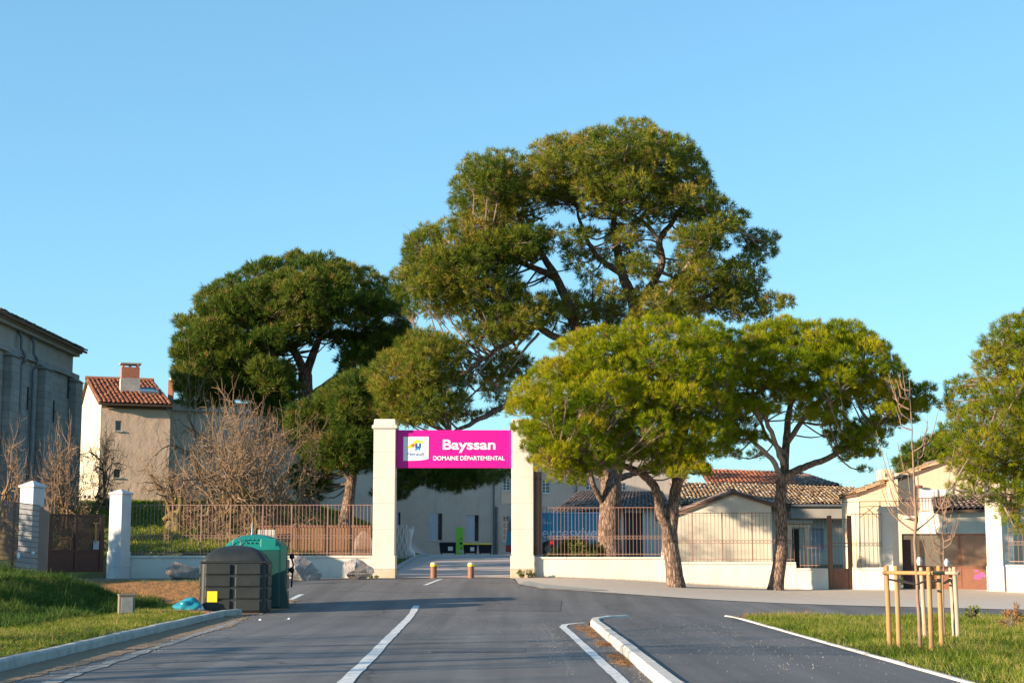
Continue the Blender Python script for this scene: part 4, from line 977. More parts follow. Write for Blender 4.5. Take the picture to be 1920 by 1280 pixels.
for a, b_, c, d_ in ((2.4, 3.5, 2.5, 5.3), (3.4, 3.5, 3.5, 5.3), (2.5, 3.5, 3.4, 3.6), (2.5, 5.2, 3.4, 5.3)):
    zA = eave - .12 + (ridge - eave + .12) * (b_ + .45) / (HD + .45); zB = eave - .12 + (ridge - eave + .12) * (d_ + .45) / (HD + .45)
    m.add([h3(a, b_, zA + .05), h3(c, b_, zA + .05), h3(c, d_, zB + .05), h3(a, d_, zB + .05), h3(a, b_, zA + .17), h3(c, b_, zA + .17), h3(c, d_, zB + .19), h3(a, d_, zB + .19)], [(3, 2, 1, 0), (4, 5, 6, 7), (0, 1, 5, 4), (1, 2, 6, 5), (2, 3, 7, 6), (3, 0, 4, 7)])
m.build('skylight_frame', MAT['zinc'], hs)
lp = at(166, 931, 91.5)
for dx in (-.12, .14): MB().sphere((lp.x + dx, lp.y - .35, lp.z), .1, .1, .1, 8, 5).build('wall_lamp', MAT['dark_rail'], hs)
# small second chimney with pale pot further right
sc = at(321, 714, 93)
s2 = thing('flue_stack', (sc.x, sc.y, sc.z - 2.5), 'small brick stack with pale flue between red roof and dark pine', 'chimney')
MB().box((sc.x - .14, sc.y - .14, sc.z - 3.4), (sc.x + .14, sc.y + .14, sc.z + .05)).build('stack', MAT['brick'], s2)
MB().tube([(sc.x, sc.y, sc.z + .05), (sc.x, sc.y, sc.z + .55)], .08, 10).build('flue', MAT['pillar'], s2)

# ---- shaded annex behind the bare trees
al2 = math.radians(33)
a0 = at(296, 900, 91.5); u2 = Vector((math.cos(al2), math.sin(al2)))
fN = Face((a0.x, a0.y), (a0.x + u2.x * 15, a0.y + u2.y * 15))
an = thing('annex_building', (a0.x + 4, a0.y + 3, 2.8), 'grey shaded annex wall behind the large bare trees', 'building')
zA1 = zz(778, 95)
def na(px): # distance along the annex wall for a pixel column
    k = (px - 960) / F
    return (k * a0.y - a0.x) / (u2.x - k * u2.y)
ops = [(na(275 + 30), na(300 + 8), 3.3, 5.7), (na(384), na(410), 3.2, 4.7)]
ops = [(o[0], max(o[1], o[0] + .9), o[2], o[3]) for o in ops]
open_wall(fN, 2.0, zA1, ops, .2, 8.0, MAT['plaster_main'], an)
for o in ops: window(fN, *o, an, glass=False, mat=MAT['shutter_white'] if o[0] > 2 else MAT['shutter'])
MB().add(*slab(fN, -.2, 15.1, zA1 + .003, zA1 + .5, -8.2, .25)).build('concrete_band', MAT['plaster_grey'], an)
MB().add(*slab(fN, 6.5, 11.5, zA1 - 1.6, zA1 - .2, .003, .6)).build('awning_box', MAT['dark_panel'], an)
MB().add(*slab(fN, -.3, 15.2, zA1 + .503, zA1 + .62, -8.3, .4)).build('roof_slab', MAT['zinc'], an)

# ---- long two-storey main building behind the gateway
m0, m1 = at(560, 1000, 104.0), at(1290, 1000, 110.0)
fM = Face((m0.x, m0.y), (m1.x, m1.y))
mz0, mz1 = 1.2, zz(842, 106)
mbd = thing('main_building', ((m0.x + m1.x) / 2, 107, mz0), 'long beige two-storey building with shuttered windows behind the gateway', 'building')
def ma(px):
    k = (px - 960) / F; t = fM.u
    return (k * m0.y - m0.x) / (t.x - k * t.y)
def mz(py, px=900):
    a = ma(px); return at(px, py, m0.y + fM.u.y * a).z
wins = []
for (a, b, c, e, kind) in ((527, 552, 945, 985, 's'), (741, 752, 960, 990, 's'), (806, 830, 962, 1012, 's'), (875, 898, 965, 1014, 's'), (942.5, 956, 967, 1014, 'w'), (874, 905, 872, 903, 'w'), (943, 957, 896, 919, 'w'), (1016, 1031, 898, 924, 'w'), (1098, 1113, 903, 932, 'w'), (1160, 1174, 905, 930, 'w'), (640, 662, 885, 925, 's')):
    if a < 565: continue
    wins.append((ma(a), ma(b), mz(e, a), mz(c, a), kind))
open_wall(fM, mz0 - .4, mz1, [w[:4] for w in wins], .26, 9.0, MAT['plaster_main'], mbd)
for w in wins:
    if w[4] == 's':
        window(fM, w[0], w[1] - (w[1] - w[0]) * .32, w[2], w[3], mbd, depth=.05, glass=False, mat=MAT['shutter'], name='shutter')
        window(fM, w[1] - (w[1] - w[0]) * .315, w[1], w[2], w[3], mbd, depth=.24, sill=False, nx=1, nz=3, mat=MAT['roof_deck'])
    else:
        window(fM, *w[:4], mbd, depth=.14, nx=2, nz=4, mat=MAT['shutter_white'])
for px in (926, 1080):
    a = ma(px); MB().tube([fM.P(a, mz0 - .3, .09), fM.P(a, mz1 - .1, .09)], .055, 8).build('downpipe', MAT['zinc'], mbd)
a = ma(931); MB().tube([fM.P(a, mz0 - .3, .12), fM.P(a, mz(950, 931), .12)], .09, 8).build('drain_stack', MAT['zinc'], mbd)
MB().add(*slab(fM, ma(940), ma(960), mz(944, 950), mz(921, 950), .003, .03)).build('render_patch', MAT['plaster_tan'], mbd)
MB().add(*slab(fM, -.3, fM.L + .3, mz1 + .003, mz1 + .14, -9, .35)).build('cornice', MAT['plaster_grey'], mbd)
roof_tiles('roof_tiles', fM.P(-.3, mz1 + .16, .5), fM.P(fM.L + .3, mz1 + .16, .5), fM.P(fM.L + .3, mz1 + 1.5, -4.6), fM.P(-.3, mz1 + 1.5, -4.6), MAT['roof_brown'], mbd, tw=.32, tl=.6, seed=8)

# ---- low garage with brown tiled roof behind the van
GY = 92.0
ga0, ga1 = at(1105, 1000, GY), at(1250, 1000, GY)
fG = Face((ga0.x, ga0.y), (ga1.x, ga1.y)); gz = zz(952, GY)
gr = thing('garage', ((ga0.x + ga1.x) / 2, 94, 1.0), 'low garage with brown tiled roof and dark roller door behind the thick trunk', 'building', RG)
da, db = at(1170, 1000, GY).x - ga0.x, at(1205, 1000, GY).x - ga0.x
open_wall(fG, .6, gz, [(da, db, 1.0, zz(961, GY))], .2, 6.0, MAT['plaster_pale'], gr)
dr_ = window(fG, da, db, 1.0, zz(961, GY), gr, depth=.12, glass=False, mat=MAT['dark_panel'], sill=False, name='roller_door')
for k in range(12):
    zk = 1.05 + k * (zz(961, GY) - 1.1) / 12
    MB().add(*slab(fG, da + .02, db - .02, zk, zk + .1, -.119, -.10)).build('door_slat', MAT['dark_panel'], dr_)
roof_tiles('roof_tiles', fG.P(-2.2, gz - .35, .6), fG.P(fG.L + .2, gz + .1, .6), fG.P(fG.L + .2, gz + 1.15, -4.4), fG.P(-.4, gz + 1.15, -4.4), MAT['roof_brown'], gr, tw=.24, tl=.42, seed=9)
MB().add(*slab(fG, da + 1.15, da + 1.3, .6, gz - .05, .003, .1)).build('drain_pipe', MAT['frame'], gr)

# ---- small gabled building between the two front trunks
def gable_house(name, label, pxl, pxr, pxa, pyl, pyr, pya, Y, zb, depth, wall, roofm, group=None, over=.25, openings=(), seed=1, tw=.22, front=.10):
    L, R, A = at(pxl, pyl, Y), at(pxr, pyr, Y), at(pxa, pya, Y)
    fc = Face((L.x, Y), (R.x, Y))
    r = thing(name, ((L.x + R.x) / 2, Y + depth / 2, zb), label, 'house', group)
    ax = A.x - L.x
    low = min(L.z, R.z)
    m = MB()
    op = [(at(o[0], 1000, Y).x - L.x, at(o[1], 1000, Y).x - L.x, zz(o[3], Y), zz(o[2], Y)) for o in openings]
    open_wall(fc, zb - .4, low - .01, op, .16, depth, wall, r)
    top = [fc.P(0, low), fc.P(fc.L, low), fc.P(fc.L, R.z), fc.P(ax, A.z), fc.P(0, L.z)]
    bk = [fc.P(0, low, -depth), fc.P(fc.L, low, -depth), fc.P(fc.L, R.z, -depth), fc.P(ax, A.z, -depth), fc.P(0, L.z, -depth)]
    MB().add(top + bk, [(0, 1, 2, 3, 4), (9, 8, 7, 6, 5), (1, 6, 7, 2), (2, 7, 8, 3), (3, 8, 9, 4), (4, 9, 5, 0)]).build('gable', wall, r)
    sl = (A.z - L.z) / ax; sr = (A.z - R.z) / (fc.L - ax); o = over
    roof_tiles('roof_tiles', fc.P(-o, L.z - sl * o + .07, -depth), fc.P(-o, L.z - sl * o + .07, front), fc.P(ax, A.z + .07, front), fc.P(ax, A.z + .07, -depth), roofm, r, tw=tw, tl=.4, seed=seed)
    roof_tiles('roof_tiles', fc.P(fc.L + o, R.z - sr * o + .07, front), fc.P(fc.L + o, R.z - sr * o + .07, -depth), fc.P(ax, A.z + .07, -depth), fc.P(ax, A.z + .07, front), roofm, r, tw=tw, tl=.4, seed=seed + 1)
    MB().tube([fc.P(ax, A.z + .10, front + .02), fc.P(ax, A.z + .10, -depth)], .1, 8).build('ridge_tiles', roofm, r)
    return r, fc
sh, fS = gable_house('gabled_shed', 'pale gabled outbuilding behind the railing between the two front pine trunks', 1262, 1446, 1375, 966, 946, 924, 70.0, .7, 6.0, MAT['plaster_pale'], MAT['roof_brown'], RG, seed=21)
# ---- long old-tiled building behind it
l0, l1 = at(1285, 1000, 80.0), at(1640, 1000, 80.0)
fL = Face((l0.x, l0.y), (l1.x, l1.y)); lz = zz(948, 80)
lb = thing('long_outbuilding', ((l0.x + l1.x) / 2, 84, 1.0), 'long low building with mottled ochre tile roof at right', 'building', RG)
la = lambda px: at(px, 1000, 80).x - l0.x
open_wall(fL, .6, lz, [(la(1520), la(1545), zz(1030, 80), zz(990, 80))], .2, 8, MAT['plaster_pale'], lb)
window(fL, la(1520), la(1545), zz(1030, 80), zz(990, 80), lb, glass=False, mat=MAT['shutter'])
MB().add(*slab(fL, la(1478), la(1612), zz(972, 80), zz(949, 80) - .02, .003, .9)).build('fascia', MAT['plaster_grey'], lb)
roof_tiles('roof_tiles', fL.P(-.3, lz + .03, 1.0), fL.P(fL.L, lz + .03, 1.0), fL.P(fL.L, zz(913, 84.5), -4.5), fL.P(-.3, zz(903, 84.5), -4.5), MAT['roof_old'], lb, tw=.2, tl=.33, seed=12, spread=1.5)
MB().tube([fL.P(la(1478), lz - .02, 1.04), fL.P(la(1612), lz - .02, 1.04)], .07, 8).build('gutter', MAT['zinc'], lb)
# ---- further building with plain orange roof
o0, o1 = at(1335, 1000, 100), at(1580, 1000, 100)
fO = Face((o0.x, o0.y), (o1.x, o1.y))
ob = thing('orange_roof_building', ((o0.x + o1.x) / 2, 104, 1.2), 'far building showing only its plain orange roof above the mottled one', 'building')
oz = zz(910, 100)
open_wall(fO, .8, oz - .05, [], .2, 9, MAT['plaster_main'], ob)
oa = lambda px: at(px, 1000, 100).x - o0.x
roof_tiles('roof_tiles', fO.P(-.2, oz, .4), fO.P(oa(1500), oz, .4), fO.P(oa(1492), zz(884, 105), -4.6), fO.P(-.2, zz(879, 105), -4.6), MAT['roof_orange'], ob, tw=.26, tl=.45, seed=14, spread=.6)
roof_tiles('roof_tiles', fO.P(oa(1500) + .02, oz, .4), fO.P(oa(1580), oz, .4), fO.P(oa(1520), zz(883, 105), -4.6), fO.P(oa(1492) + .02, zz(884, 105), -4.6), MAT['roof_brown'], ob, tw=.26, tl=.45, seed=15)
# ---- cream gabled house at the right
rh, fR = gable_house('gabled_house', 'sunlit cream gabled house with white shutters at the right', 1611, 1935, 1776, 926, 926, 866, 66.0, .4, 3.6, MAT['plaster_sun'], MAT['roof_old'], None, over=.12, front=.04,
                     openings=((1640, 1657, 998, 1034),), seed=31)
ra = lambda px: at(px, 1000, 66).x - at(1611, 1000, 66).x
for a, b in ((1726, 1758), (1764, 1787)): MB().add(*slab(fR, ra(a), ra(b), zz(957, 66), zz(917, 66), .003, .05)).build('shutter', MAT['shutter_white'], rh, bevel=.01)
window(fR, ra(1640), ra(1657), zz(1034, 66), zz(998, 66), rh, glass=False, mat=MAT['shutter'], name='shutter')
MB().add(*slab(fR, ra(1611) - .02, ra(1900), .0, zz(972, 66), .004, .09)).build('pale_lower_wall', MAT['plaster_pale'], rh)
MB().add(*slab(fR, ra(1692), ra(1770), zz(972, 66) + .004, zz(970, 66) + .05, .004, .9)).build('balcony_slab', MAT['kerb'], rh)
m = MB()
for k in range(15):
    a = ra(1692) + (ra(1770) - ra(1692)) * k / 14; m.add(*slab(fR, a - .012, a + .012, zz(970, 66) + .05, zz(936, 66), .84, .864))
m.add(*slab(fR, ra(1690), ra(1772), zz(936, 66), zz(934, 66), .83, .875))
m.build('balcony_railing', MAT['rail'], rh)
MB().add(*slab(fR, ra(1663), ra(1679), zz(957, 66), zz(899, 66), .002, .5)).build('chimney_breast', MAT['plaster_sun'], rh, bevel=.01)
cc = MB().add(*slab(fR, ra(1648), ra(1670), zz(900, 66) + .003, zz(881, 66), -.3, .55)).build('chimney', MAT['plaster_sun'], rh, bevel=.015)
MB().add(*slab(fR, ra(1655), ra(1659), zz(895, 66), zz(888, 66), .552, .556)).build('vent', MAT['dark_panel'], cc)
MB().add(*slab(fR, ra(1692), ra(1697), zz(905, 66), zz(884, 66), -1.2, -1.0)).build('roof_pipe', MAT['frame'], rh)
lm = fR.P(ra(1722), zz(912, 66), .2)
MB().tube([fR.P(ra(1715), zz(912, 66), .0), lm], .03, 6).sphere(lm, .16, .1, .06).build('wall_lamp', MAT['rust'], rh)
# lean-to with dark eave in front of the house
q0, q1 = at(1762, 1000, 62), at(1900, 1000, 62)
fQ = Face((q0.x, q0.y), (q1.x, q1.y))
ln = thing('lean_to', ((q0.x + q1.x) / 2, 63.5, .4), 'low lean-to with dark tiled eave behind the big brown gate', 'building', RG)
open_wall(fQ, .0, zz(956, 62), [], .1, 3.2, MAT['plaster_pale'], ln)
roof_tiles('roof_tiles', fQ.P(-.3, zz(957, 62), .35), fQ.P(fQ.L, zz(952, 62), .35), fQ.P(fQ.L, zz(925, 65), -3.3), fQ.P(.6, zz(930, 65), -3.3), MAT['roof_brown'], ln, tw=.22, tl=.4, seed=41)
# ---- small portico behind the railing
pp = at(1500, 1040, 72)
po = thing('portico', (pp.x, 72.5, .9), 'small grey porch with flat slab roof behind the right pine trunk', 'porch')
MB().box((pp.x - .62, 72, zz(982, 72)), (pp.x + .62, 74, zz(975, 72))).build('roof_slab', MAT['plaster_grey'], po, bevel=.02)
MB().box((pp.x - .52, 72.1, zz(988, 72)), (pp.x + .52, 73.9, zz(982.5, 72))).build('beam', MAT['plaster_pale'], po)
for dx in (-.42, .36): MB().box((pp.x + dx - .1, 72.1, .6), (pp.x + dx + .1, 72.3, zz(988.5, 72))).build('column', MAT['plaster_pale'], po)
MB().box((pp.x - .3, 73.5, .6), (pp.x + .25, 73.6, zz(990, 72))).build('door', MAT['dark_panel'], po)
# wire with brackets over the right railing
wr = thing('wire_bracket', (X(1640, 58), 58, zz(968, 58)), 'thin crossed iron brackets and wire above the right railing', 'bracket')
m = MB()
for a, b in (((1612, 970), (1640, 948)), ((1610, 950), (1652, 948)), ((1626, 952), (1648, 972)), ((1612, 940), (1760, 938)), ((1480, 944), (1612, 940))):
    m.tube([at(a[0], a[1], 58), at(b[0], b[1], 58)], .012, 5)
for px in (1612, 1650): m.tube([at(px, 1045, 58), at(px, 940, 58)], .018, 5)
m.build('iron_strut', MAT['dark_rail'], wr)
# ================================================================== STREET OBJECTS
def rrect(cx, cy, hx, hy, r, z, rz=0.0, n=5):
    pts = []
    for sx, sy, a0 in ((1, 1, 0), (-1, 1, 90), (-1, -1, 180), (1, -1, 270)):
        for k in range(n):
            a = math.radians(a0 + 90 * k / (n - 1))
            x = sx * (hx - r) + r * math.cos(a); y = sy * (hy - r) + r * math.sin(a)
            pts.append((cx + x * math.cos(rz) - y * math.sin(rz), cy + x * math.sin(rz) + y * math.cos(rz), z))
    return pts
def container(name, label, cx, cy, z0, hx, hy, zs, zt, body, lid, rz, lid_label=None):
    r = thing(name, (cx, cy, z0), label, 'container', 'recycling containers')
    rings = []
    for z, k in ((0, .97), (.03, 1.0)): rings.append(rrect(cx, cy, hx * k, hy * k, .14, z0 + z, rz))
    rings.append(rrect(cx, cy, hx * .985, hy * .985, .14, z0 + zs, rz))
    MB().loft(rings).build('body', body, r, smooth=False, bevel=.01)
    rings = []
    H_ = zt - zs
    for t, kx, ky in ((0, .985, .985), (.10, .975, .97), (.45, .84, .86), (.72, .66, .70), (.88, .46, .52), (.96, .28, .34), (1.0, .12, .16)):
        rings.append(rrect(cx, cy, hx * kx, hy * ky, min(.14, hy * ky * .8), z0 + zs + .004 + H_ * t, rz))
    MB().loft(rings).build('lid', lid, r, smooth=True)
    return r
def cpos(cx, cy, rz, x, y, z): return (cx + x * math.cos(rz) - y * math.sin(rz), cy + x * math.sin(rz) + y * math.cos(rz), z)
# black container
RZ = math.radians(3)
f0 = at(434.5, 1152, 39.3); z0 = h(f0.x, f0.y + .6) + .02
hx, hy = .80, .62
cx, cy = f0.x - .02, f0.y + hy
bc = container('recycling_container', 'black ribbed recycling container with yellow sticker by the kerb', cx, cy, z0, hx, hy, zz(1053, 39.4) - z0, zz(1022, 39.6) - z0, MAT['bin_black'], MAT['bin_black'], RZ)
zs = zz(1053, 39.4) - z0
for j in range(4):
    za = z0 + .05 + j * (zs - .06) / 4; zb_ = za + (zs - .06) / 4 - .045
    for x0, x1 in ((-hx + .13, -.055), (.055, hx - .13)):
        c = cpos(cx, cy, RZ, (x0 + x1) / 2, -hy - .005, za)
        MB().obox(c, x1 - x0, .07, zb_ - za, RZ).build('panel', MAT['bin_black'], bc, bevel=.022)
    c = cpos(cx, cy, RZ, hx + .0, 0.0, za); MB().obox(c, .07, hy * 2 - .28, zb_ - za, RZ).build('panel', MAT['bin_black'], bc, bevel=.022)
    c = cpos(cx, cy, RZ, -hx - .0, 0.0, za); MB().obox(c, .07, hy * 2 - .28, zb_ - za, RZ).build('panel', MAT['bin_black'], bc, bevel=.022)
MB().obox(cpos(cx, cy, RZ, 0, 0, z0 + zs - .03), hx * 2 + .03, hy * 2 + .03, .045, RZ).build('rim', MAT['bin_black'], bc, bevel=.02)
sp = at(394.5, 1118, 39.2)
MB().obox(cpos(cx, cy, RZ, sp.x - cx, -hy - .047, sp.z - .13), .245, .008, .26, RZ).build('yellow_sticker', MAT['yellow'], bc)
MB().sphere(cpos(cx, cy, RZ, -hx - .03, .35, z0 + 1.0), .09, .14, .14).build('lime_flap', MAT['lime'], bc)
# green container
f1 = at(466, 1142, 41.2); z1 = h(f1.x, f1.y + .6) + .02
gx_, gy_ = f1.x + .05, f1.y + .62; ghx, ghy = .80, .62
zs1, zt1 = zz(1032, 41.4) - z1, zz(1001.5, 41.6) - z1
gc = container('recycling_container', 'teal-lidded green recycling container behind the black one', gx_, gy_, z1, ghx, ghy, zs1, zt1, MAT['bin_green'], MAT['bin_teal'], RZ)
for j in range(3):
    za = z1 + .06 + j * .4
    MB().obox(cpos(gx_, gy_, RZ, ghx, .2, za), .07, .72, .36, RZ).build('side_panel', MAT['bin_green'], gc, bevel=.02)
for yy in (-.38, -.58):
    MB().add([cpos(gx_, gy_, RZ, ghx - .08, yy - .03, z1 + .0), cpos(gx_, gy_, RZ, ghx + .14, yy - .03, z1), cpos(gx_, gy_, RZ, ghx + .02, yy - .03, z1 + .7), cpos(gx_, gy_, RZ, ghx + .06, yy - .03, z1 + zs1 + .1), cpos(gx_, gy_, RZ, ghx - .1, yy - .03, z1 + zt1 - .12),
              cpos(gx_, gy_, RZ, ghx - .08, yy + .03, z1 + .0), cpos(gx_, gy_, RZ, ghx + .14, yy + .03, z1), cpos(gx_, gy_, RZ, ghx + .02, yy + .03, z1 + .7), cpos(gx_, gy_, RZ, ghx + .06, yy + .03, z1 + zs1 + .1), cpos(gx_, gy_, RZ, ghx - .1, yy + .03, z1 + zt1 - .12)],
             [(0, 1, 2, 3, 4), (9, 8, 7, 6, 5), (0, 5, 6, 1), (1, 6, 7, 2), (2, 7, 8, 3), (3, 8, 9, 4), (4, 9, 5, 0)]).build('flange', MAT['bin_green'], gc)
for i in range(5):
    for j in range(2):
        q = cpos(gx_, gy_, RZ, -.22 + i * .11 + (.05 if j else 0), -ghy + .10 + j * -.03, z1 + zs1 + .30 - .1 * j)
        MB().sphere(q, .022, .03, .022, 8, 5).build('rivet', MAT['bin_teal'], gc)
MB().obox(cpos(gx_, gy_, RZ, .38, -ghy + .1, z1 + zs1 + .05), .42, .12, .26, RZ).build('lid_hatch', MAT['bin_teal'], gc, bevel=.03)
q = cpos(gx_, gy_, RZ, -.42, -ghy + .05, z1 + zs1 + .2)
MB().tube([(q[0] + .1 * math.cos(w), q[1], q[2] + .12 * math.sin(w)) for w in np.linspace(-.9, math.pi + .9, 14)], .012, 6).build('lifting_loop', MAT['zinc'], gc)
MB().tube([cpos(gx_, gy_, RZ, -.1, 0, z1 + zt1 - .05), cpos(gx_, gy_, RZ, -.1, 0, z1 + zt1 + .3)], [.03, .01], 6).build('lifting_pin', MAT['shutter'], gc)
for zc in (.95, 1.3): MB().sphere(cpos(gx_, gy_, RZ, ghx + .1, .45, z1 + zc), .07, .09, .08).build('clamp', MAT['rubber'], gc)
MB().tube([cpos(gx_, gy_, RZ, ghx + .08, .45, z1 + 1.3), cpos(gx_, gy_, RZ, ghx + .14, .45, z1 + 1.1), cpos(gx_, gy_, RZ, ghx + .1, .45, z1 + .5)], .025, 6).build('hose', MAT['rubber'], gc)
# boulders
def boulder(name, label, pxc, pyb, wpx, hpx, Y, mat, seed, pts=160, skew=0.0):
    rg = np.random.default_rng(seed)
    c = at(pxc, pyb, Y); z0 = h(c.x, c.y)
    rx, rz_ = wpx * Y / F / 2 * 1.15, hpx * Y / F * 1.18
    bm = bmesh.new()
    for i in range(pts):
        v = rg.normal(size=3); v /= np.linalg.norm(v)
        v *= rg.uniform(.82, 1.05)
        v = np.clip(v, -.86 + .1 * rg.random(), .86)
        if i % 9: continue
        bm.verts.new((v[0] * rx * 1.16 + skew * v[2] * rx, v[1] * rx * .85, v[2] * rz_ * .58 + rz_ * .42))
    r = bmesh.ops.convex_hull(bm, input=bm.verts)
    for g_ in list(bm.verts):
        if not g_.link_faces: bm.verts.remove(g_)
    bmesh.ops.subdivide_edges(bm, edges=bm.edges, cuts=2, use_grid_fill=True)
    for v in bm.verts:
        n = np.sin(v.co.x * 9 + seed) * np.sin(v.co.y * 8 + 2 * seed) + np.sin(v.co.z * 13 + seed)
        v.co += v.co.normalized() * .022 * n + Vector(rg.normal(0, .012, 3))
    bmesh.ops.recalc_face_normals(bm, faces=bm.faces)
    me = bpy.data.meshes.new(name); bm.to_mesh(me); bm.free(); me.materials.append(mat)
    o = bpy.data.objects.new(name, me); o.location = (c.x, c.y, z0 - .02); link(o, None, (c.x, c.y, z0))
    return tag(o, label, 'boulder', 'boulders along the wall')
boulder('boulder', 'rusty brown boulder half hidden left of the black container', 348, 1085, 62, 34, 54.6, MAT['boulder'], 4, skew=-.2)
boulder('boulder', 'grey-brown boulder just right of the green container', 564, 1091, 66, 42, 53.8, MAT['boulder2'], 7, skew=-.25)
boulder('boulder', 'grey boulder beside the left gate pillar', 668, 1089, 56, 38, 54.2, MAT['boulder2'], 12)
# utility box
ub = at(236, 1160, 37.0); uz = h(ub.x, ub.y)
u = thing('utility_box', (ub.x, ub.y, uz), 'small weathered utility box standing on the left grass verge', 'utility box')
MB().obox((ub.x, ub.y, uz - .1), .36, .26, .52, .35).build('cabinet', MAT['box'], u, bevel=.012)
MB().obox((ub.x, ub.y, uz + .421), .38, .28, .04, .35).build('lid', MAT['box'], u, bevel=.01)
n_ = Vector((math.sin(.35), -math.cos(.35)))
MB().obox((ub.x + n_.x * .131, ub.y + n_.y * .131, uz + .04), .26, .012, .34, .35).build('door', MAT['kerb_old'], u, bevel=.004)
# bag and brick slab
bgp = at(352, 1152, 39.0); bz = h(bgp.x, bgp.y)
def lumpy(name, c, rx, ry, rz_, mat, parent=None, seed=1, amp=.18):
    rg = np.random.default_rng(seed); m = MB().sphere((0, 0, 0), 1, 1, 1, 22, 14)
    ph = rg.uniform(0, 6, (7, 3)); fr = rg.uniform(1.5, 6, (7, 3))
    out = []
    for v in m.v:
        s = sum(math.sin(fr[k][0] * v[0] + ph[k][0]) * math.sin(fr[k][1] * v[1] + ph[k][1]) * math.cos(fr[k][2] * v[2] + ph[k][2]) for k in range(7))
        q = 1 + amp * s * .6
        out.append((c[0] + v[0] * rx * q, c[1] + v[1] * ry * q, max(c[2] - rz_ * .4, c[2] + v[2] * rz_ * q)))
    m.v = out
    return m.build(name, mat, parent, smooth=True, org=None if parent else c)
sk_ = thing('plastic_bag', (bgp.x, bgp.y, bz), 'crumpled turquoise plastic bag lying left of the black container', 'bag')
lumpy('bag_body', (bgp.x + .02, bgp.y, bz + .10), .30, .22, .20, MAT['bag'], sk_, 3, .30)
lumpy('bag_fold', (bgp.x + .20, bgp.y - .06, bz + .06), .16, .12, .11, MAT['bag_white'], sk_, 5, .3)
bs = at(352, 1163, 37.6)
kerb_b = thing('brick_strip', (bs.x, bs.y, h(bs.x, bs.y)), 'row of reddish bricks in the grass before the black container', 'bricks')
for k in range(6):
    x = bs.x - .55 + k * .235; MB().obox((x, bs.y + .012 * random.uniform(-1, 1), h(x, bs.y) - .02), .22, .13, .07, random.uniform(-.05, .05)).build('brick', MAT['brick'], kerb_b, bevel=.006)
# litter bits on the road
for k, (px, py, s) in enumerate(((487, 1160, .03), (541, 1158, .03), (1212, 1092, .03))):
    p = at(px, py, 4350 / (py - 1040) * .985); z = h(p.x, p.y) + .03
    m = MB().add([(p.x - s, p.y, z), (p.x + s, p.y - .02, z), (p.x + s * .6, p.y + .05, z + s), (p.x - s * .4, p.y + .04, z + s * .8)], [(0, 1, 2, 3), (3, 2, 1, 0)])
    tag(m.build('paper_scrap', MAT['white'], org=(p.x, p.y, z), fix=False), ('scrap of white paper on the road nearest the kerb end', 'scrap of white paper on the road right of the green container', 'scrap of white paper on the gravel by the front pine')[k], 'litter', 'paper scraps')

# ================================================================== BEYOND THE GATE
# wavy carved slab and white figure
wp = at(752, 1052, 72); wz0 = h(wp.x, wp.y)
ws = thing('wavy_sculpture', (wp.x, wp.y, wz0), 'tall carved stone slab with wavy grooves beside the left gate pillar', 'sculpture')
wtop = zz(984, 72)
m = MB()
nst = 14
for k in range(5):
    xk = wp.x - .26 + k * .115
    pts = [(xk + .032 * math.sin(4.6 * t * math.pi + (k % 2) * 2.2), wp.y - .12, wz0 + .05 + (wtop - wz0 - .06) * t) for t in np.linspace(0, 1, 26)]
    MB().tube(pts, .024, 6).build('carved_wave', MAT['statue'], ws)
MB().box((wp.x - .34, wp.y - .12, wz0 - .2), (wp.x + .27, wp.y + .2, wtop)).build('slab', MAT['plum_stone'], ws, bevel=.03)
fp_ = at(766, 1049, 74); fz0 = h(fp_.x, fp_.y); ftop = zz(984, 74); fh = ftop - fz0
st = thing('white_sculpture', (fp_.x, fp_.y, fz0), 'white abstract stone sculpture with knobbed top beside the wavy slab', 'sculpture')
MB().box((fp_.x - .26, fp_.y - .25, fz0 - .2), (fp_.x + .3, fp_.y + .3, fz0 + .2)).build('base', MAT['statue'], st, bevel=.04)
m = MB(); rr = []
for t, hw, dx in ((0, .25, .06), (.08, .26, .02), (.2, .15, -.04), (.35, .13, -.04), (.5, .17, -.02), (.65, .2, .0), (.78, .21, .02), (.86, .19, .02)):
    rr.append([(fp_.x + dx + hw * math.cos(a) * (1 + .12 * math.sin(3 * a + t * 7)), fp_.y + hw * .7 * math.sin(a), fz0 + .18 + (fh - .18) * t) for a in np.linspace(0, 2 * math.pi, 15)[:-1]])
m.loft(rr).build('torso', MAT['statue'], st, smooth=True)
for dx, hh, rr_ in ((-.13, .98, .07), (.03, .9, .045), (.16, .93, .06)):
    MB().tube([(fp_.x + dx, fp_.y, fz0 + fh * .74), (fp_.x + dx * 1.1, fp_.y, fz0 + fh * (hh - .06)), (fp_.x + dx * 1.15, fp_.y, fz0 + fh * hh), (fp_.x + dx * 1.15, fp_.y, fz0 + fh * (hh + .03))], [rr_ * 1.2, rr_, rr_ * .9, rr_ * .3], 9).build('knob', MAT['statue'], st, smooth=True)
# pale conical hut behind the mesh screen
hp = at(681, 1045, 59.5); hz = h(hp.x, hp.y)
ht = thing('pale_cone_stone', (hp.x, hp.y, hz), 'pale conical stone block behind the railing, left of the left gate pillar', 'stone')
MB().obox((hp.x, hp.y, hz - .1), .62, .62, zz(1012, 59.5) - hz + .1, .3, taper=.93).build('drum', MAT['statue'], ht, bevel=.05)
MB().obox((hp.x, hp.y, zz(1012, 59.5) + .003), .60, .60, .33, .3, taper=.25).build('top', MAT['statue'], ht, bevel=.04)
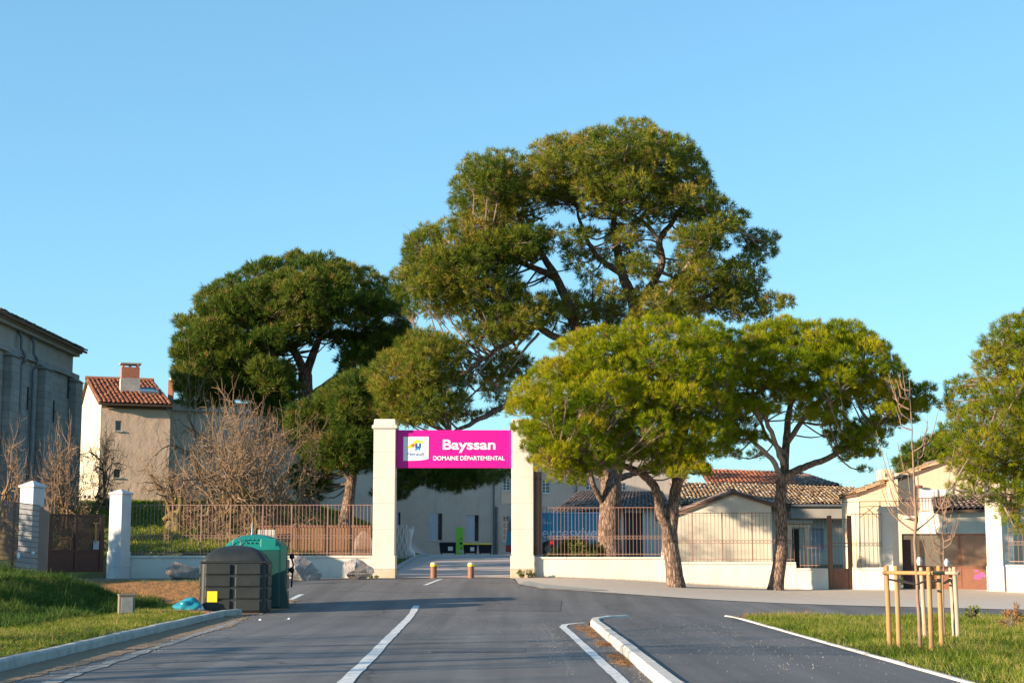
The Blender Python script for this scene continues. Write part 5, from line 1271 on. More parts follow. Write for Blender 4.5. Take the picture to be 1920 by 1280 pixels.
# bins and totem
def wheelie(label, px0, px1, pyt, Y, lidm, sticker=True):
    a, b = at(px0, pyt, Y), at(px1, pyt, Y); z0 = h(a.x, Y); cx = (a.x + b.x) / 2; w = b.x - a.x; H_ = a.z - z0
    r = thing('waste_bin', (cx, Y, z0), label, 'bin', 'waste bins by the main building')
    MB().obox((cx, Y, z0 + .12), w * .84, .62, H_ - .26, 0, taper=1.12).build('tub', MAT['bin_lid'], r, bevel=.03)
    MB().obox((cx, Y, z0 + H_ - .137), w, .8, .05, 0).build('rim', MAT['bin_lid'], r, bevel=.015)
    MB().obox((cx, Y, z0 + H_ - .086), w * .99, .78, .09, 0, taper=.86).build('lid', lidm, r, bevel=.02)
    for sx in (-.36, .36):
        for sy in (-.2, .2):
            MB().tube([(cx + sx * w - .03, Y + sy, z0 + .07), (cx + sx * w + .03, Y + sy, z0 + .07)], .07, 10).build('wheel', MAT['rubber'], r)
    if sticker: MB().box((cx + .0 * w, Y - .385, z0 + H_ * .34), (cx + .26 * w, Y - .355, z0 + H_ * .66)).build('label_sticker', MAT['shutter_white'], r)
    return r
wheelie('dark blue waste bin left of the green totem', 823, 858, 1016, 101, MAT['bin_lid'])
wheelie('dark waste bin with yellow lid just right of the green totem', 868, 896, 1018, 101, MAT['yellow'])
wheelie('dark waste bin with yellow lid farthest right by the drainpipe', 896.5, 923, 1018, 101.3, MAT['yellow'], False)
tp = at(862, 1038, 100); tz = h(tp.x, 100)
tt_ = thing('green_totem', (tp.x, 100, tz), 'tall lime green information totem between the waste bins', 'totem')
tx0, tx1 = at(855, 1000, 100).x, at(869, 1000, 100).x
MB().box((tx0, 99.9, tz - .1), (tx1, 100.05, zz(988, 100))).build('panel', MAT['lime'], tt_, bevel=.01)
for z, x, s in ((1018, 864.5, .07), (1009, 865, .04), (1027, 865, .04), (1012, 861, .025)): MB().box((at(x, 1000, 100).x - s, 99.885, zz(z, 100) - s), (at(x, 1000, 100).x + s, 99.897, zz(z, 100) + s)).build('printed_mark', MAT['bin_lid'], tt_)
MB().box((tx0 + .2, 99.885, zz(1036, 100)), (tx1 - .03, 99.897, zz(1031, 100))).build('printed_mark', MAT['shutter'], tt_)
# blue library van
VY = 80.0
vx0, vx1 = at(950.5, 1000, VY).x, at(1131, 1000, VY).x
vz0 = h(3, VY); vt = zz(963, VY); vmid = zz(1021, VY)
van = thing('library_van', ((vx0 + vx1) / 2, VY + 1.2, vz0), 'large blue van with pale lettering and red skirt behind the railing', 'van')
MB().box((vx0 + .35, VY, vmid), (vx1, VY + 2.3, vt)).build('body', MAT['van_blue'], van, bevel=.05)
MB().box((vx0 + .3, VY - .01, vt + .002), (vx1, VY + 2.3, vt + .09)).build('roof_trim', MAT['van_trim'], van, bevel=.02)
MB().prism([(vx0 + .34, vmid), (vx0 + .34, vt - .12), (vx0 + .12, vt - .25), (vx0 + .0, vmid + .5), (vx0 - .05, vmid)], 'y', VY + .02, VY + 2.28).build('cab_front', MAT['van_blue'], van)
MB().prism([(vx0 + .30, vmid + .65), (vx0 + .30, vt - .25), (vx0 + .16, vt - .33), (vx0 + .06, vmid + .65)], 'y', VY + .012, VY + .018).build('cab_window', MAT['glass'], van)
MB().box((vx0 - .06, VY + .0, vz0 + .28), (vx1 - .02, VY + 2.28, vmid - .003)).build('red_skirt', MAT['van_red'], van, bevel=.03)
MB().box((vx1 + .002, VY + .05, vz0 + .4), (vx1 + .06, VY + 2.25, vt - .05)).build('rear_panel', MAT['van_red'], van)
for x in (vx0 + 1.0, at(1018, 1000, VY).x + .3, vx1 - 1.0):
    w_ = MB().tube([(x, VY - .03, vz0 + .42), (x, VY + .3, vz0 + .42)], .42, 18).build('wheel', MAT['rubber'], van)
    MB().tube([(x, VY - .05, vz0 + .42), (x, VY - .029, vz0 + .42)], .22, 14).build('hub', MAT['zinc'], w_)
vy = VY - .012
text('UE', at(1008, 1, VY).x, at(1019, 1, VY).x, zz(976.5, VY), vy, MAT['van_print'], van, height=.13)
text('ENTALE', at(1001, 1, VY).x, at(1031, 1, VY).x, zz(982, VY), vy, MAT['van_print'], van, height=.14)
text('erres', at(1014, 1, VY).x, at(1072, 1, VY).x, zz(1007.5, VY), vy, MAT['van_print'], van, height=.55, bold=-.004)
text('vive', at(1072, 1, VY).x, at(1112, 1, VY).x, zz(1007.5, VY), vy, MAT['van_print'], van, height=.55, bold=.02, shear=.15)
text('re de', at(1014, 1, VY).x, at(1030, 1, VY).x, zz(1014.5, VY), vy, MAT['van_print'], van, height=.13)
text('r tous', at(1104, 1, VY).x, at(1123, 1, VY).x, zz(1014.5, VY), vy, MAT['van_print'], van, height=.13)
# maroon car, mostly hidden by the bush
cxp = at(1036, 1030, 66); cz = zz(1075, 66)
car = thing('parked_car', (cxp.x + .7, 68.0, cz), 'dark maroon car with red tail lamp half hidden by the bush', 'car')
cx0, cx1 = at(1030.5, 1000, 66).x, at(1030.5, 1000, 66).x + 1.66
prof = [(0, .35), (-.03, .75), (.10, .95), (.40, 1.34), (.65, 1.44), (1.9, 1.45), (2.6, 1.02), (3.7, .9), (3.85, .6), (3.8, .3)]
MB().prism([(66.0 + a_, cz + b_) for a_, b_ in prof], 'x', cx0, cx1).build('body', MAT['car'], car, bevel=.07)
MB().add([(cx0 + .18, 66.115, cz + .99), (cx1 - .18, 66.115, cz + .99), (cx1 - .28, 66.375, cz + 1.33), (cx0 + .28, 66.375, cz + 1.33)], [(0, 1, 2, 3)]).build('rear_window', MAT['glass'], car)
MB().box((cx0 + .05, 65.9, cz + .3), (cx1 - .05, 66.02, cz + .5)).build('bumper', MAT['rubber'], car, bevel=.03)
for x in (cx0 + .02, cx1 - .22):
    for y in (66.7, 69.1):
        MB().tube([(x, y, cz + .31), (x + .2, y, cz + .31)], .31, 16).build('wheel', MAT['rubber'], car)
MB().box((cx1 - .16, 65.93, cz + .72), (cx1 - .04, 65.99, cz + .92)).build('tail_lamp', MAT['tail'], car, bevel=.01)
lp_ = at(1034.5, 1016.5, 65.95)
MB().box((lp_.x - .06, 65.93, lp_.z - .07), (lp_.x + .07, 65.99, lp_.z + .07)).build('tail_lamp', MAT['tail'], car, bevel=.01)
# ================================================================== VEGETATION
def inpoly(P, poly):
    x, y = P[:, 0], P[:, 1]; ins = np.zeros(len(P), bool); n = len(poly)
    for i in range(n):
        x0, y0 = poly[i]; x1, y1 = poly[(i + 1) % n]
        c = ((y0 > y) != (y1 > y)) & (x < (x1 - x0) * (y - y0) / (y1 - y0 + 1e-12) + x0)
        ins ^= c
    return ins
def edge_dist(P, poly):
    dmin = np.full(len(P), 1e9); n = len(poly)
    for i in range(n):
        a = np.array(poly[i], float); b = np.array(poly[(i + 1) % n], float); ab = b - a
        t = np.clip(((P - a) @ ab) / (ab @ ab), 0, 1)
        dmin = np.minimum(dmin, np.linalg.norm(P - (a + t[:, None] * ab), axis=1))
    return dmin
def lobes_from(poly, Y, rm, gap, thick, rg, density=1.0, flat=.72, dshift=0.0):
    """foliage pads filling an outline: list of (centre, radius, flatten). rm = pad radius (m), thick = half depth of crown (m)"""
    px = rm * F / Y
    xs = [p[0] for p in poly]; ys = [p[1] for p in poly]
    C = np.stack([rg.uniform(min(xs), max(xs), 4000), rg.uniform(min(ys), max(ys), 4000)], 1)
    C = C[inpoly(C, poly)]
    ed = edge_dist(C, poly)
    out = []; keep = []
    dmax = max(ed.max(), 1e-6)
    for layer in range(2):
        kept = []
        for p, e in zip(C, ed):
            if e < px * .25: continue
            if any((p[0] - q[0]) ** 2 + (p[1] - q[1]) ** 2 < (gap * px) ** 2 for q in kept): continue
            kept.append(p)
            if rg.random() > density: continue
            D = thick * math.sqrt(max(0.02, 1 - (1 - min(1, e / dmax)) ** 2))
            dz = (-D * rg.uniform(.45, 1.0)) if layer == 0 else (D * rg.uniform(-.35, 1.0))
            r = rm * rg.uniform(.78, 1.22)
            r = min(r, max(.55 * rm, e / px * rm * 1.2))
            out.append((at(p[0], p[1], Y + dz + dshift), r, flat * rg.uniform(.85, 1.15)))
    return out
def needles(lobes, rg, dens, nn, length, width, up=.55, spread=.75, cover=-.35):
    """needle tufts on the outer side of every pad; returns V, T, tone"""
    Vs, Tn = [], []
    for c, r, fl in lobes:
        n = max(8, int(dens * 4 * math.pi * r * r * .6))
        d = rg.normal(size=(n * 2, 3)); d /= np.linalg.norm(d, axis=1)[:, None]
        d = d[d[:, 2] > cover - .35 * rg.random(len(d))][:n]; n = len(d)
        rad = r * (1 - .38 * rg.random(n) ** 2.0) * (1 + .10 * np.sin(d[:, 0] * 7 + c[0] * 3) * np.cos(d[:, 1] * 6 + c[2] * 5))
        pos = np.array(c) + d * rad[:, None] * np.array([1, 1, fl])
        ax = d + np.array([0, 0, up]) + rg.normal(0, .2, (n, 3)); ax /= np.linalg.norm(ax, axis=1)[:, None]
        lob = rg.normal(0, .17)
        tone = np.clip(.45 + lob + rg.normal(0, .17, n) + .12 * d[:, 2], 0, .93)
        tone[rg.random(n) < .035] = 1.0
        nd = ax[:, None, :] + rg.normal(0, spread * .62, (n, nn, 3)); nd /= np.linalg.norm(nd, axis=2)[:, :, None]
        L = length * rg.uniform(.65, 1.2, (n, nn, 1))
        sd = np.cross(nd, rg.normal(size=(n, nn, 3))); sd /= np.linalg.norm(sd, axis=2)[:, :, None]
        base = pos[:, None, :] + rg.normal(0, length * .16, (n, nn, 3))
        tip = base + nd * L
        w = width * rg.uniform(.7, 1.3, (n, nn, 1))
        tri = np.stack([base - sd * w * .5 + nd * L * .08, base + sd * w * .5 + nd * L * .08, tip], 2)
        Vs.append(tri.reshape(-1, 3)); Tn.append(np.repeat(tone, nn * 3))
    V = np.concatenate(Vs); tone = np.concatenate(Tn)
    T = np.arange(len(V)).reshape(-1, 3)
    return V, T, tone
def smooth_path(pts, rad, sub=5, wob=0.0, rg=None):
    P = [Vector(p) for p in pts]; out = []; rr = []
    for i in range(len(P) - 1):
        p0, p1, p2, p3 = P[max(i - 1, 0)], P[i], P[i + 1], P[min(i + 2, len(P) - 1)]
        for k in range(sub):
            t = k / sub
            q = .5 * ((2 * p1) + (-p0 + p2) * t + (2 * p0 - 5 * p1 + 4 * p2 - p3) * t * t + (-p0 + 3 * p1 - 3 * p2 + p3) * t ** 3)
            if wob and rg is not None: q = q + Vector(rg.normal(0, wob, 3))
            out.append(q); rr.append(rad[i] + (rad[i + 1] - rad[i]) * t)
    out.append(P[-1]); rr.append(rad[-1])
    return out, rr
def pine(label, base, trunk_paths, polys, Y, rm, gap, thick, dens, nn, ln, wd, mat, seed, group=None, trunk_n=14, twigs=True, up=.55, spread=.75, cover=-.35, name='pine_tree', twig_r=.03, root_flare=True, extra_twigs=0):
    """trunk_paths: list of ([ (px,py,dY) ...], [radii]); polys: list of (outline, density, thick factor, depth shift)"""
    rg = np.random.default_rng(seed)
    r = thing(name, base, label, 'tree', group)
    nodes = []
    for k, (pts, rad) in enumerate(trunk_paths):
        W = [at(p[0], p[1], Y + (p[2] if len(p) > 2 else 0.0)) for p in pts]
        if k == 0 and root_flare:
            W[0] = Vector(base); W[0].z -= .15
        q, rr = smooth_path(W, rad, 6, .012 if k else .008, rg)
        if k == 0 and root_flare:
            for i in range(4): rr[i] *= 1.22 - .06 * i
        m = MB().tube(q, rr, trunk_n if k == 0 else 9)
        m.build('trunk' if k == 0 else 'limb', MAT['bark'] if rad[0] > .12 else MAT['limb'], r, smooth=True)
        if k == 0: nodes += [(a, b) for a, b in zip(q[len(q) * 2 // 3:], rr[len(q) * 2 // 3:])]
        else: nodes += list(zip(q, rr))
    lobes = []
    for poly, dn, tf, ds in polys:
        lobes += lobes_from(poly, Y, rm * (1.0 if dn > .6 else .8), gap, thick * tf, rg, dn, dshift=ds)
    V, T, tone = needles(lobes, rg, dens, nn, ln, wd, up, spread, cover)
    o = npmesh('crown', V, T, mat, r, attr=tone); o['kind'] = 'stuff'
    if twigs:
        NP = np.array([tuple(n[0]) for n in nodes]); m = MB()
        for c, rad_, fl in lobes:
            cc = np.array(c); dd = np.linalg.norm(NP - cc, axis=1) + .6 * np.maximum(0, NP[:, 2] - cc[2])
            j = int(np.argmin(dd)); a = NP[j]
            if dd[j] > 6.5: continue
            mid = (a + cc) / 2 + rg.normal(0, .12, 3) * np.linalg.norm(cc - a) * .5 + np.array([0, 0, -.06 * dd[j]])
            q, rr = smooth_path([a, mid, cc], [min(nodes[j][1] * .6, twig_r * (1 + .12 * dd[j])), twig_r * 1.1, twig_r * .35], 3)
            m.tube(q, rr, 5, cap=False)
            for k in range(5 + extra_twigs):
                e = cc + rg.normal(0, .55, 3) * rad_ * np.array([1, 1, .6]); s = mid * .35 + cc * .65 + rg.normal(0, .05, 3)
                m.tube([s, (s + e) / 2 + rg.normal(0, .06, 3) * rad_, e], [twig_r * .4, twig_r * .3, twig_r * .12], 3, cap=False)
        t_ = m.build('branches', MAT['twig'], r, fix=False); t_['kind'] = 'stuff'
    return r

GP = 'tall pines inside the gate'
# ---- big pine over the gateway
YB = 64.0
bx = at(1144, 1040, YB); bb = (bx.x, YB, h(bx.x, YB))
A_ = [(850, 345), (862, 310), (900, 283), (945, 280), (985, 297), (1000, 268), (1050, 250), (1110, 240), (1160, 226), (1215, 222), (1240, 245), (1290, 260), (1318, 300), (1335, 345), (1358, 370), (1340, 405), (1290, 415), (1240, 420), (1200, 425), (1150, 412), (1110, 415), (1060, 392), (1010, 400), (985, 420), (930, 440), (880, 432), (850, 400)]
B_ = [(762, 445), (800, 418), (840, 410), (870, 425), (930, 438), (985, 425), (1000, 450), (990, 485), (960, 505), (985, 530), (975, 560), (940, 590), (880, 600), (840, 590), (800, 605), (765, 590), (740, 545), (743, 508), (760, 490)]
C_ = [(838, 575), (900, 572), (960, 545), (1030, 550), (1058, 590), (1030, 625), (960, 640), (900, 655), (862, 622)]
D_ = [(1265, 432), (1290, 405), (1345, 380), (1388, 378), (1404, 402), (1395, 432), (1360, 460), (1335, 490), (1300, 508), (1272, 480)]
D2_ = [(1385, 445), (1428, 424), (1457, 440), (1456, 470), (1440, 492), (1400, 482)]
E_ = [(1335, 510), (1395, 475), (1442, 480), (1438, 515), (1415, 560), (1460, 543), (1490, 545), (1487, 575), (1450, 602), (1380, 606), (1335, 585)]
F_ = [(1195, 545), (1255, 520), (1300, 545), (1325, 590), (1290, 625), (1210, 615), (1185, 585)]
G_ = [(1010, 420), (1100, 425), (1190, 440), (1240, 470), (1230, 520), (1180, 540), (1150, 500), (1080, 520), (1020, 480)]
H_ = [(712, 665), (768, 622), (830, 615), (868, 642), (880, 690), (868, 735), (850, 792), (780, 805), (730, 795), (702, 745), (688, 700)]
I_ = [(830, 720), (900, 680), (970, 640), (1000, 680), (975, 740), (930, 780), (870, 795), (845, 760)]
K_ = [(1060, 560), (1110, 545), (1180, 560), (1190, 610), (1120, 640), (1060, 630)]
pine('tallest pine with forked trunk and wide irregular crown behind the gateway', bb,
     [([(1144, 1045), (1143, 980), (1146, 920), (1143, 880)], [.50, .44, .42, .40]),
      ([(1140, 900), (1118, 820), (1098, 740), (1088, 660), (1072, 590), (1042, 520), (1012, 470), (985, 430), (960, 380)], [.36, .30, .27, .25, .22, .17, .12, .09, .05]),
      ([(1146, 900), (1168, 820, .6), (1188, 740, .8), (1196, 650, .5), (1189, 575), (1168, 515), (1157, 465), (1150, 420), (1165, 350), (1180, 300)], [.36, .33, .30, .28, .24, .20, .16, .12, .08, .04]),
      ([(1189, 575), (1222, 535, -.4), (1242, 490, -.8), (1236, 452, -1), (1258, 420, -1), (1290, 370, -1), (1300, 330, -.5)], [.2, .17, .15, .14, .1, .07, .04]),
      ([(1236, 452, -1), (1215, 425, -1.2), (1190, 405, -1.5), (1150, 380, -1.5)], [.1, .09, .06, .04]),
      ([(1042, 520), (1000, 502, -.8), (955, 488, -1.5), (900, 500, -2)], [.15, .12, .09, .05]),
      ([(1168, 515), (1120, 480, -.6), (1092, 430, -1), (1080, 385, -1)], [.14, .11, .08, .04]),
      ([(1085, 640), (1040, 632, -1), (1000, 610, -1.5), (965, 635, -2), (915, 665, -2), (870, 700, -2.2), (800, 720, -2)], [.17, .15, .13, .11, .09, .07, .04]),
      ([(1000, 615, -1.5), (950, 670, -1), (900, 725, -.8), (860, 770, -.5)], [.07, .055, .04, .025]),
      ([(1010, 625, -1.5), (965, 680, -1.7), (925, 735, -1.5)], [.06, .045, .025]),
      ([(990, 625, -1.4), (940, 650, -2), (880, 720, -2.4)], [.06, .045, .02]),
      ([(1100, 745), (1030, 745, -.5), (960, 755, -1.2), (900, 785, -1.6), (845, 812, -2)], [.16, .13, .12, .1, .06]),
      ([(1192, 590), (1250, 575, -1), (1310, 560, -1.5), (1370, 545, -1.6), (1420, 550, -1)], [.14, .11, .08, .06, .03]),
      ([(1192, 600), (1110, 580, 1), (1080, 630, 1.5)], [.1, .07, .04]),
      ([(1250, 560, -1), (1300, 480, -1.6), (1340, 430, -1.5), (1400, 440, -1)], [.1, .08, .06, .03]),
      ([(1150, 900), (1180, 890, .4), (1210, 880, .6), (1235, 860, .6)], [.16, .12, .10, .07]),
      ([(1136, 950), (1115, 915, -.6), (1105, 880, -.9), (1085, 850, -1)], [.14, .11, .09, .06])],
     [(A_, 1, 1, 0), (B_, 1, .8, -.8), (C_, .9, .5, -1.5), (D_, 1, .55, -1.2), (D2_, 1, .3, 1.0), (E_, 1, .5, -.5), (F_, 1, .5, -1.2), (G_, .5, .8, 0), (H_, 1, .6, -2), (I_, .55, .5, 0), (K_, .8, .5, 1.5), ([(870, 420), (1010, 395), (1100, 410), (1240, 420), (1330, 400), (1350, 470), (1340, 560), (1260, 610), (1120, 620), (1000, 600), (900, 590), (860, 500)], .10, .9, .6), ([(850, 395), (940, 425), (1005, 405), (1030, 440), (1000, 500), (930, 500), (860, 470)], .9, .7, -.5), ([(1255, 500), (1345, 470), (1360, 540), (1320, 600), (1270, 560)], .75, .5, -.8)],
     YB, .60, .78, 4.2, 34, 11, .22, .027, MAT['fol_big'], 5, GP, up=.35, spread=.85, cover=-.65, twig_r=.035, extra_twigs=2)
# ---- dark umbrella pine
YD = 82.0
dx_ = at(576, 985, YD); db_ = (dx_.x, YD, h(dx_.x, YD))
DA = [(328, 650), (333, 600), (358, 565), (400, 530), (440, 515), (470, 490), (520, 478), (560, 473), (620, 477), (655, 494), (700, 508), (742, 530), (764, 570), (780, 612), (740, 628), (690, 620), (650, 640), (605, 645), (545, 662), (500, 690), (470, 712), (430, 700), (395, 715), (350, 720), (330, 695)]
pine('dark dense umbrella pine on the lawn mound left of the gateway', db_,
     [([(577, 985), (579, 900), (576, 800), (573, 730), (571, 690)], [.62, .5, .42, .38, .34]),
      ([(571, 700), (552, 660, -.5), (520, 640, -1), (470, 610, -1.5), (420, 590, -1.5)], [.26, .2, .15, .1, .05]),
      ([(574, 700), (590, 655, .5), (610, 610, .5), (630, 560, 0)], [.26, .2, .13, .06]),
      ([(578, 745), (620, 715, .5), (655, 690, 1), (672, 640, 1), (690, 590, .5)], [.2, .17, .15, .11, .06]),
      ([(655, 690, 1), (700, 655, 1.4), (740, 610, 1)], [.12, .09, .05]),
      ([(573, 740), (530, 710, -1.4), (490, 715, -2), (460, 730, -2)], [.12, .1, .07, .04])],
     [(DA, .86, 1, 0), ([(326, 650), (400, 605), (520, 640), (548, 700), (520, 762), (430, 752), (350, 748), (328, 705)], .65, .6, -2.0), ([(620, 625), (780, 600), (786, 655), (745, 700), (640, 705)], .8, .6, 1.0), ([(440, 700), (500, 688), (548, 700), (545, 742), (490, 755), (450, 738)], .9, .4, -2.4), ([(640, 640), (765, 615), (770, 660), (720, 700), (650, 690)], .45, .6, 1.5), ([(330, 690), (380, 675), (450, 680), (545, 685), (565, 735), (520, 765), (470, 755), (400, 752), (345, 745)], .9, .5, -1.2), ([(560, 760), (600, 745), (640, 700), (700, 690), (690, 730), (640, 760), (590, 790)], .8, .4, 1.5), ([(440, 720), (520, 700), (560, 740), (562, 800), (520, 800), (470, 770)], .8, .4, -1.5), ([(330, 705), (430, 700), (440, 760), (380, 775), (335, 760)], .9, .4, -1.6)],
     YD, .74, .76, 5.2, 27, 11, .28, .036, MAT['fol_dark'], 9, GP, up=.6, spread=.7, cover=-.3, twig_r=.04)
# ---- leaning pine just behind the left gate pillar
YL = 70.5
lx_ = at(643, 990, YL); lb_ = (lx_.x, YL, h(lx_.x, YL))
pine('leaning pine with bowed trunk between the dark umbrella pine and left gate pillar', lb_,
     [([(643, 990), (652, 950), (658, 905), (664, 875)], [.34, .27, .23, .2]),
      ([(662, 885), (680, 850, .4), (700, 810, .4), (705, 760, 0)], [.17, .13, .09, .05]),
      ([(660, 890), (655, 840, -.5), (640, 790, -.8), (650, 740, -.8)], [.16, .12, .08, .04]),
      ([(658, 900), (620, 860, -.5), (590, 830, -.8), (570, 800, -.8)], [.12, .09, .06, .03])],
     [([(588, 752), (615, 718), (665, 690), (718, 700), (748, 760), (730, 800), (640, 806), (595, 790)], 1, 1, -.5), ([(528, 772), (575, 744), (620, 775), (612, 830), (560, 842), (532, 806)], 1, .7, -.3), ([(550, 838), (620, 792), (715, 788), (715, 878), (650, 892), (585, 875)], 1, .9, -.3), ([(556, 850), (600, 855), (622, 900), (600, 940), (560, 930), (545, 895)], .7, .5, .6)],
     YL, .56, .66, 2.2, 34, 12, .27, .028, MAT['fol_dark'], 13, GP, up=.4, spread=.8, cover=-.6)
# low limb foliage hanging under the sign belongs to a pine standing behind the left pillar
YU = 79.0
ux = at(722, 1040, YU); uz_ = h(ux.x, YU)
pine('low pine bough hanging behind and beneath the magenta sign', (ux.x - .1, YU, uz_),
     [([(716, 1040), (718, 960), (722, 890), (735, 850)], [.16, .13, .12, .10]), ([(735, 850), (790, 862), (850, 875), (930, 885)], [.09, .07, .05, .03])],
     [([(738, 868), (800, 862), (880, 868), (962, 872), (955, 902), (905, 908), (862, 925), (820, 918), (780, 908), (752, 938), (738, 925)], .95, 1, 0), ([(690, 920), (740, 905), (765, 925), (735, 940), (695, 935)], .7, .5, 0)],
     YU, .42, .78, 1.2, 44, 12, .22, .022, MAT['fol_dark'], 17, GP, up=.3, spread=.85, cover=-.7)
# ---- two front umbrella pines
GF = 'front umbrella pines on the gravel'
Y1 = 51.5
p = at(1268, 1113, 51.8); b1 = (p.x, 51.8, h(p.x, 51.8))
P1_ = [(953, 765), (958, 730), (1000, 690), (1030, 650), (1060, 630), (1110, 608), (1150, 612), (1180, 598), (1240, 590), (1300, 597), (1350, 600), (1388, 622), (1392, 680), (1385, 740), (1372, 800), (1360, 852), (1330, 890), (1290, 897), (1250, 885), (1210, 878), (1170, 868), (1130, 880), (1090, 897), (1050, 897), (1018, 880), (1000, 840), (963, 805)]
pine('front umbrella pine with forked trunk, its bright crown touching the right gate pillar', b1,
     [([(1268, 1113, .3), (1263, 1060, .3), (1256, 1005, .3), (1262, 950, .3), (1271, 890, .3), (1274, 840, .3)], [.31, .265, .25, .20, .165, .13]),
      ([(1258, 1012, .2), (1240, 965, .1), (1228, 915, 0), (1198, 885, -.2), (1155, 868, -.3), (1115, 845, -.4), (1070, 810, -.6)], [.17, .155, .145, .12, .09, .06, .03]),
      ([(1276, 905, .3), (1292, 875, .1), (1312, 848, 0), (1330, 800, 0)], [.10, .085, .06, .03]),
      ([(1274, 840, .3), (1262, 780, .2), (1230, 720, 0), (1200, 670, 0)], [.13, .1, .07, .03]),
      ([(1274, 840, .3), (1295, 770, .6), (1310, 700, .6), (1320, 650, .4)], [.12, .09, .06, .03]),
      ([(1155, 868, -.3), (1120, 880, -1), (1080, 872, -1.6), (1040, 870, -1.8)], [.05, .04, .03, .015])],
     [(P1_, 1, 1, 0), ([(960, 790), (1040, 800), (1180, 850), (1300, 850), (1375, 820), (1350, 880), (1290, 908), (1220, 890), (1140, 885), (1095, 912), (1040, 912), (1000, 880)], .75, .75, -.8)],
     Y1, .47, .86, 3.4, 62, 14, .16, .0165, MAT['fol_front'], 23, GF, up=.7, spread=.62, cover=-.45, twig_r=.024, extra_twigs=3)
Y2 = 53.6
p = at(1452, 1105, Y2); b2 = (p.x, Y2, h(p.x, Y2))
P2_ = [(1345, 700), (1362, 660), (1385, 630), (1412, 604), (1450, 594), (1520, 600), (1570, 599), (1612, 602), (1642, 630), (1672, 660), (1697, 690), (1706, 715), (1700, 745), (1660, 760), (1600, 775), (1540, 790), (1490, 770), (1440, 745), (1415, 760), (1400, 800), (1372, 790), (1352, 750)]
P2b = [(1690, 720), (1745, 722), (1750, 760), (1722, 795), (1680, 800), (1660, 770)]
P2c = [(1540, 790), (1620, 780), (1690, 795), (1650, 850), (1635, 890), (1595, 885), (1560, 840)]
P2d = [(1360, 790), (1420, 790), (1440, 830), (1420, 870), (1380, 880), (1355, 850)]
pine('second front umbrella pine, straight trunk and long right limb, right of the gateway', b2,
     [([(1452, 1105), (1461, 1060), (1466, 1000), (1463, 940), (1469, 885)], [.26, .225, .20, .185, .19]),
      ([(1470, 895), (1500, 878, -.3), (1545, 862, -.6), (1590, 835, -.8), (1640, 800, -.8), (1690, 765, -.6), (1720, 745, -.4)], [.14, .12, .10, .09, .07, .05, .03]),
      ([(1468, 900), (1450, 865, -.2), (1420, 835, -.4), (1390, 808, -.6), (1365, 790, -.6)], [.10, .09, .07, .05, .03]),
      ([(1470, 890), (1474, 830, .2), (1480, 770, .3), (1500, 700, .2), (1520, 650, 0)], [.16, .13, .10, .07, .03]),
      ([(1468, 870), (1446, 810, -.5), (1418, 750, -.8), (1400, 690, -.8)], [.10, .08, .06, .03]),
      ([(1476, 830, .2), (1520, 770, .8), (1580, 720, 1), (1620, 680, .8)], [.1, .08, .06, .03]),
      ([(1472, 850), (1440, 820, .4), (1420, 780, .6), (1400, 760, .6)], [.08, .06, .05, .03])],
     [(P2_, 1, 1, 0), (P2b, 1, .35, 0), (P2c, .6, .5, 0), (P2d, .75, .5, 0), ([(1355, 760), (1440, 740), (1560, 770), (1690, 745), (1700, 790), (1600, 815), (1520, 800), (1440, 790), (1400, 830), (1360, 820)], .5, .9, 0)],
     Y2, .48, .86, 3.1, 68, 14, .165, .0165, MAT['fol_front'], 29, GF, up=.8, spread=.62, cover=-.35, twig_r=.024, extra_twigs=3)
# ---- pine at the right edge
Y3 = 51.0
p = at(2005, 1115, Y3); b3 = (p.x, Y3, h(p.x, Y3))
P3_ = [(1823, 668), (1848, 622), (1890, 590), (1935, 572), (2010, 560), (2080, 590), (2130, 680), (2150, 800), (2100, 920), (2030, 985), (1965, 985), (1925, 965), (1885, 972), (1850, 935), (1800, 905), (1765, 865), (1758, 805), (1790, 772), (1838, 758), (1832, 700)]
P3b = [(1708 + 60, 745), (1775, 712), (1810, 700), (1845, 716), (1850, 765), (1800, 790), (1764, 778)]
P3c = [(1742, 915), (1790, 900), (1830, 920), (1900, 960), (1920, 1010), (1890, 1000), (1850, 950), (1790, 940)]
pine('broad pine filling the right picture edge above the big brown gate', b3,
     [([(2005, 1115), (2000, 1040), (1990, 960), (1985, 880), (1975, 800)], [.3, .26, .23, .2, .16]),
      ([(1990, 960), (1930, 900, -.5), (1870, 860, -1), (1810, 840, -1)], [.14, .1, .07, .03]),
      ([(1975, 800), (1930, 720, -.3), (1890, 660, -.5)], [.13, .09, .04]), ([(1990, 930), (1920, 930, -1), (1850, 925, -1.4), (1780, 915, -1.5)], [.1, .08, .05, .025]),
      ([(1980, 860), (2040, 780, .3), (2070, 700, .3)], [.14, .1, .05])],
     [(P3_, 1, 1, 0), (P3b, 1, .3, 1.6), (P3c, .55, .35, -1.4)],
     Y3, .48, .84, 3.3, 42, 12, .18, .0185, MAT['fol_right'], 37, None, up=.5, spread=.7, cover=-.5, extra_twigs=2)
# ---- far dark trees behind the cream house
for k, (poly, lab) in enumerate((([(1672, 905), (1690, 850), (1730, 815), (1775, 810), (1812, 850), (1830, 900)], 'dark far tree showing above the cream house roof'),)):
    YF = 92.0; q = at(1750, 1000, YF)
    pine(lab, (q.x, YF, h(q.x, YF)), [([(1750, 1035), (1750, 960), (1750, 900), (1748, 860)], [.4, .34, .25, .12])], [(poly, 1, 1, 0)], YF, .8, .8, 2.5, 22, 11, .34, .045, MAT['fol_dark'], 61 + k, None, up=.4)

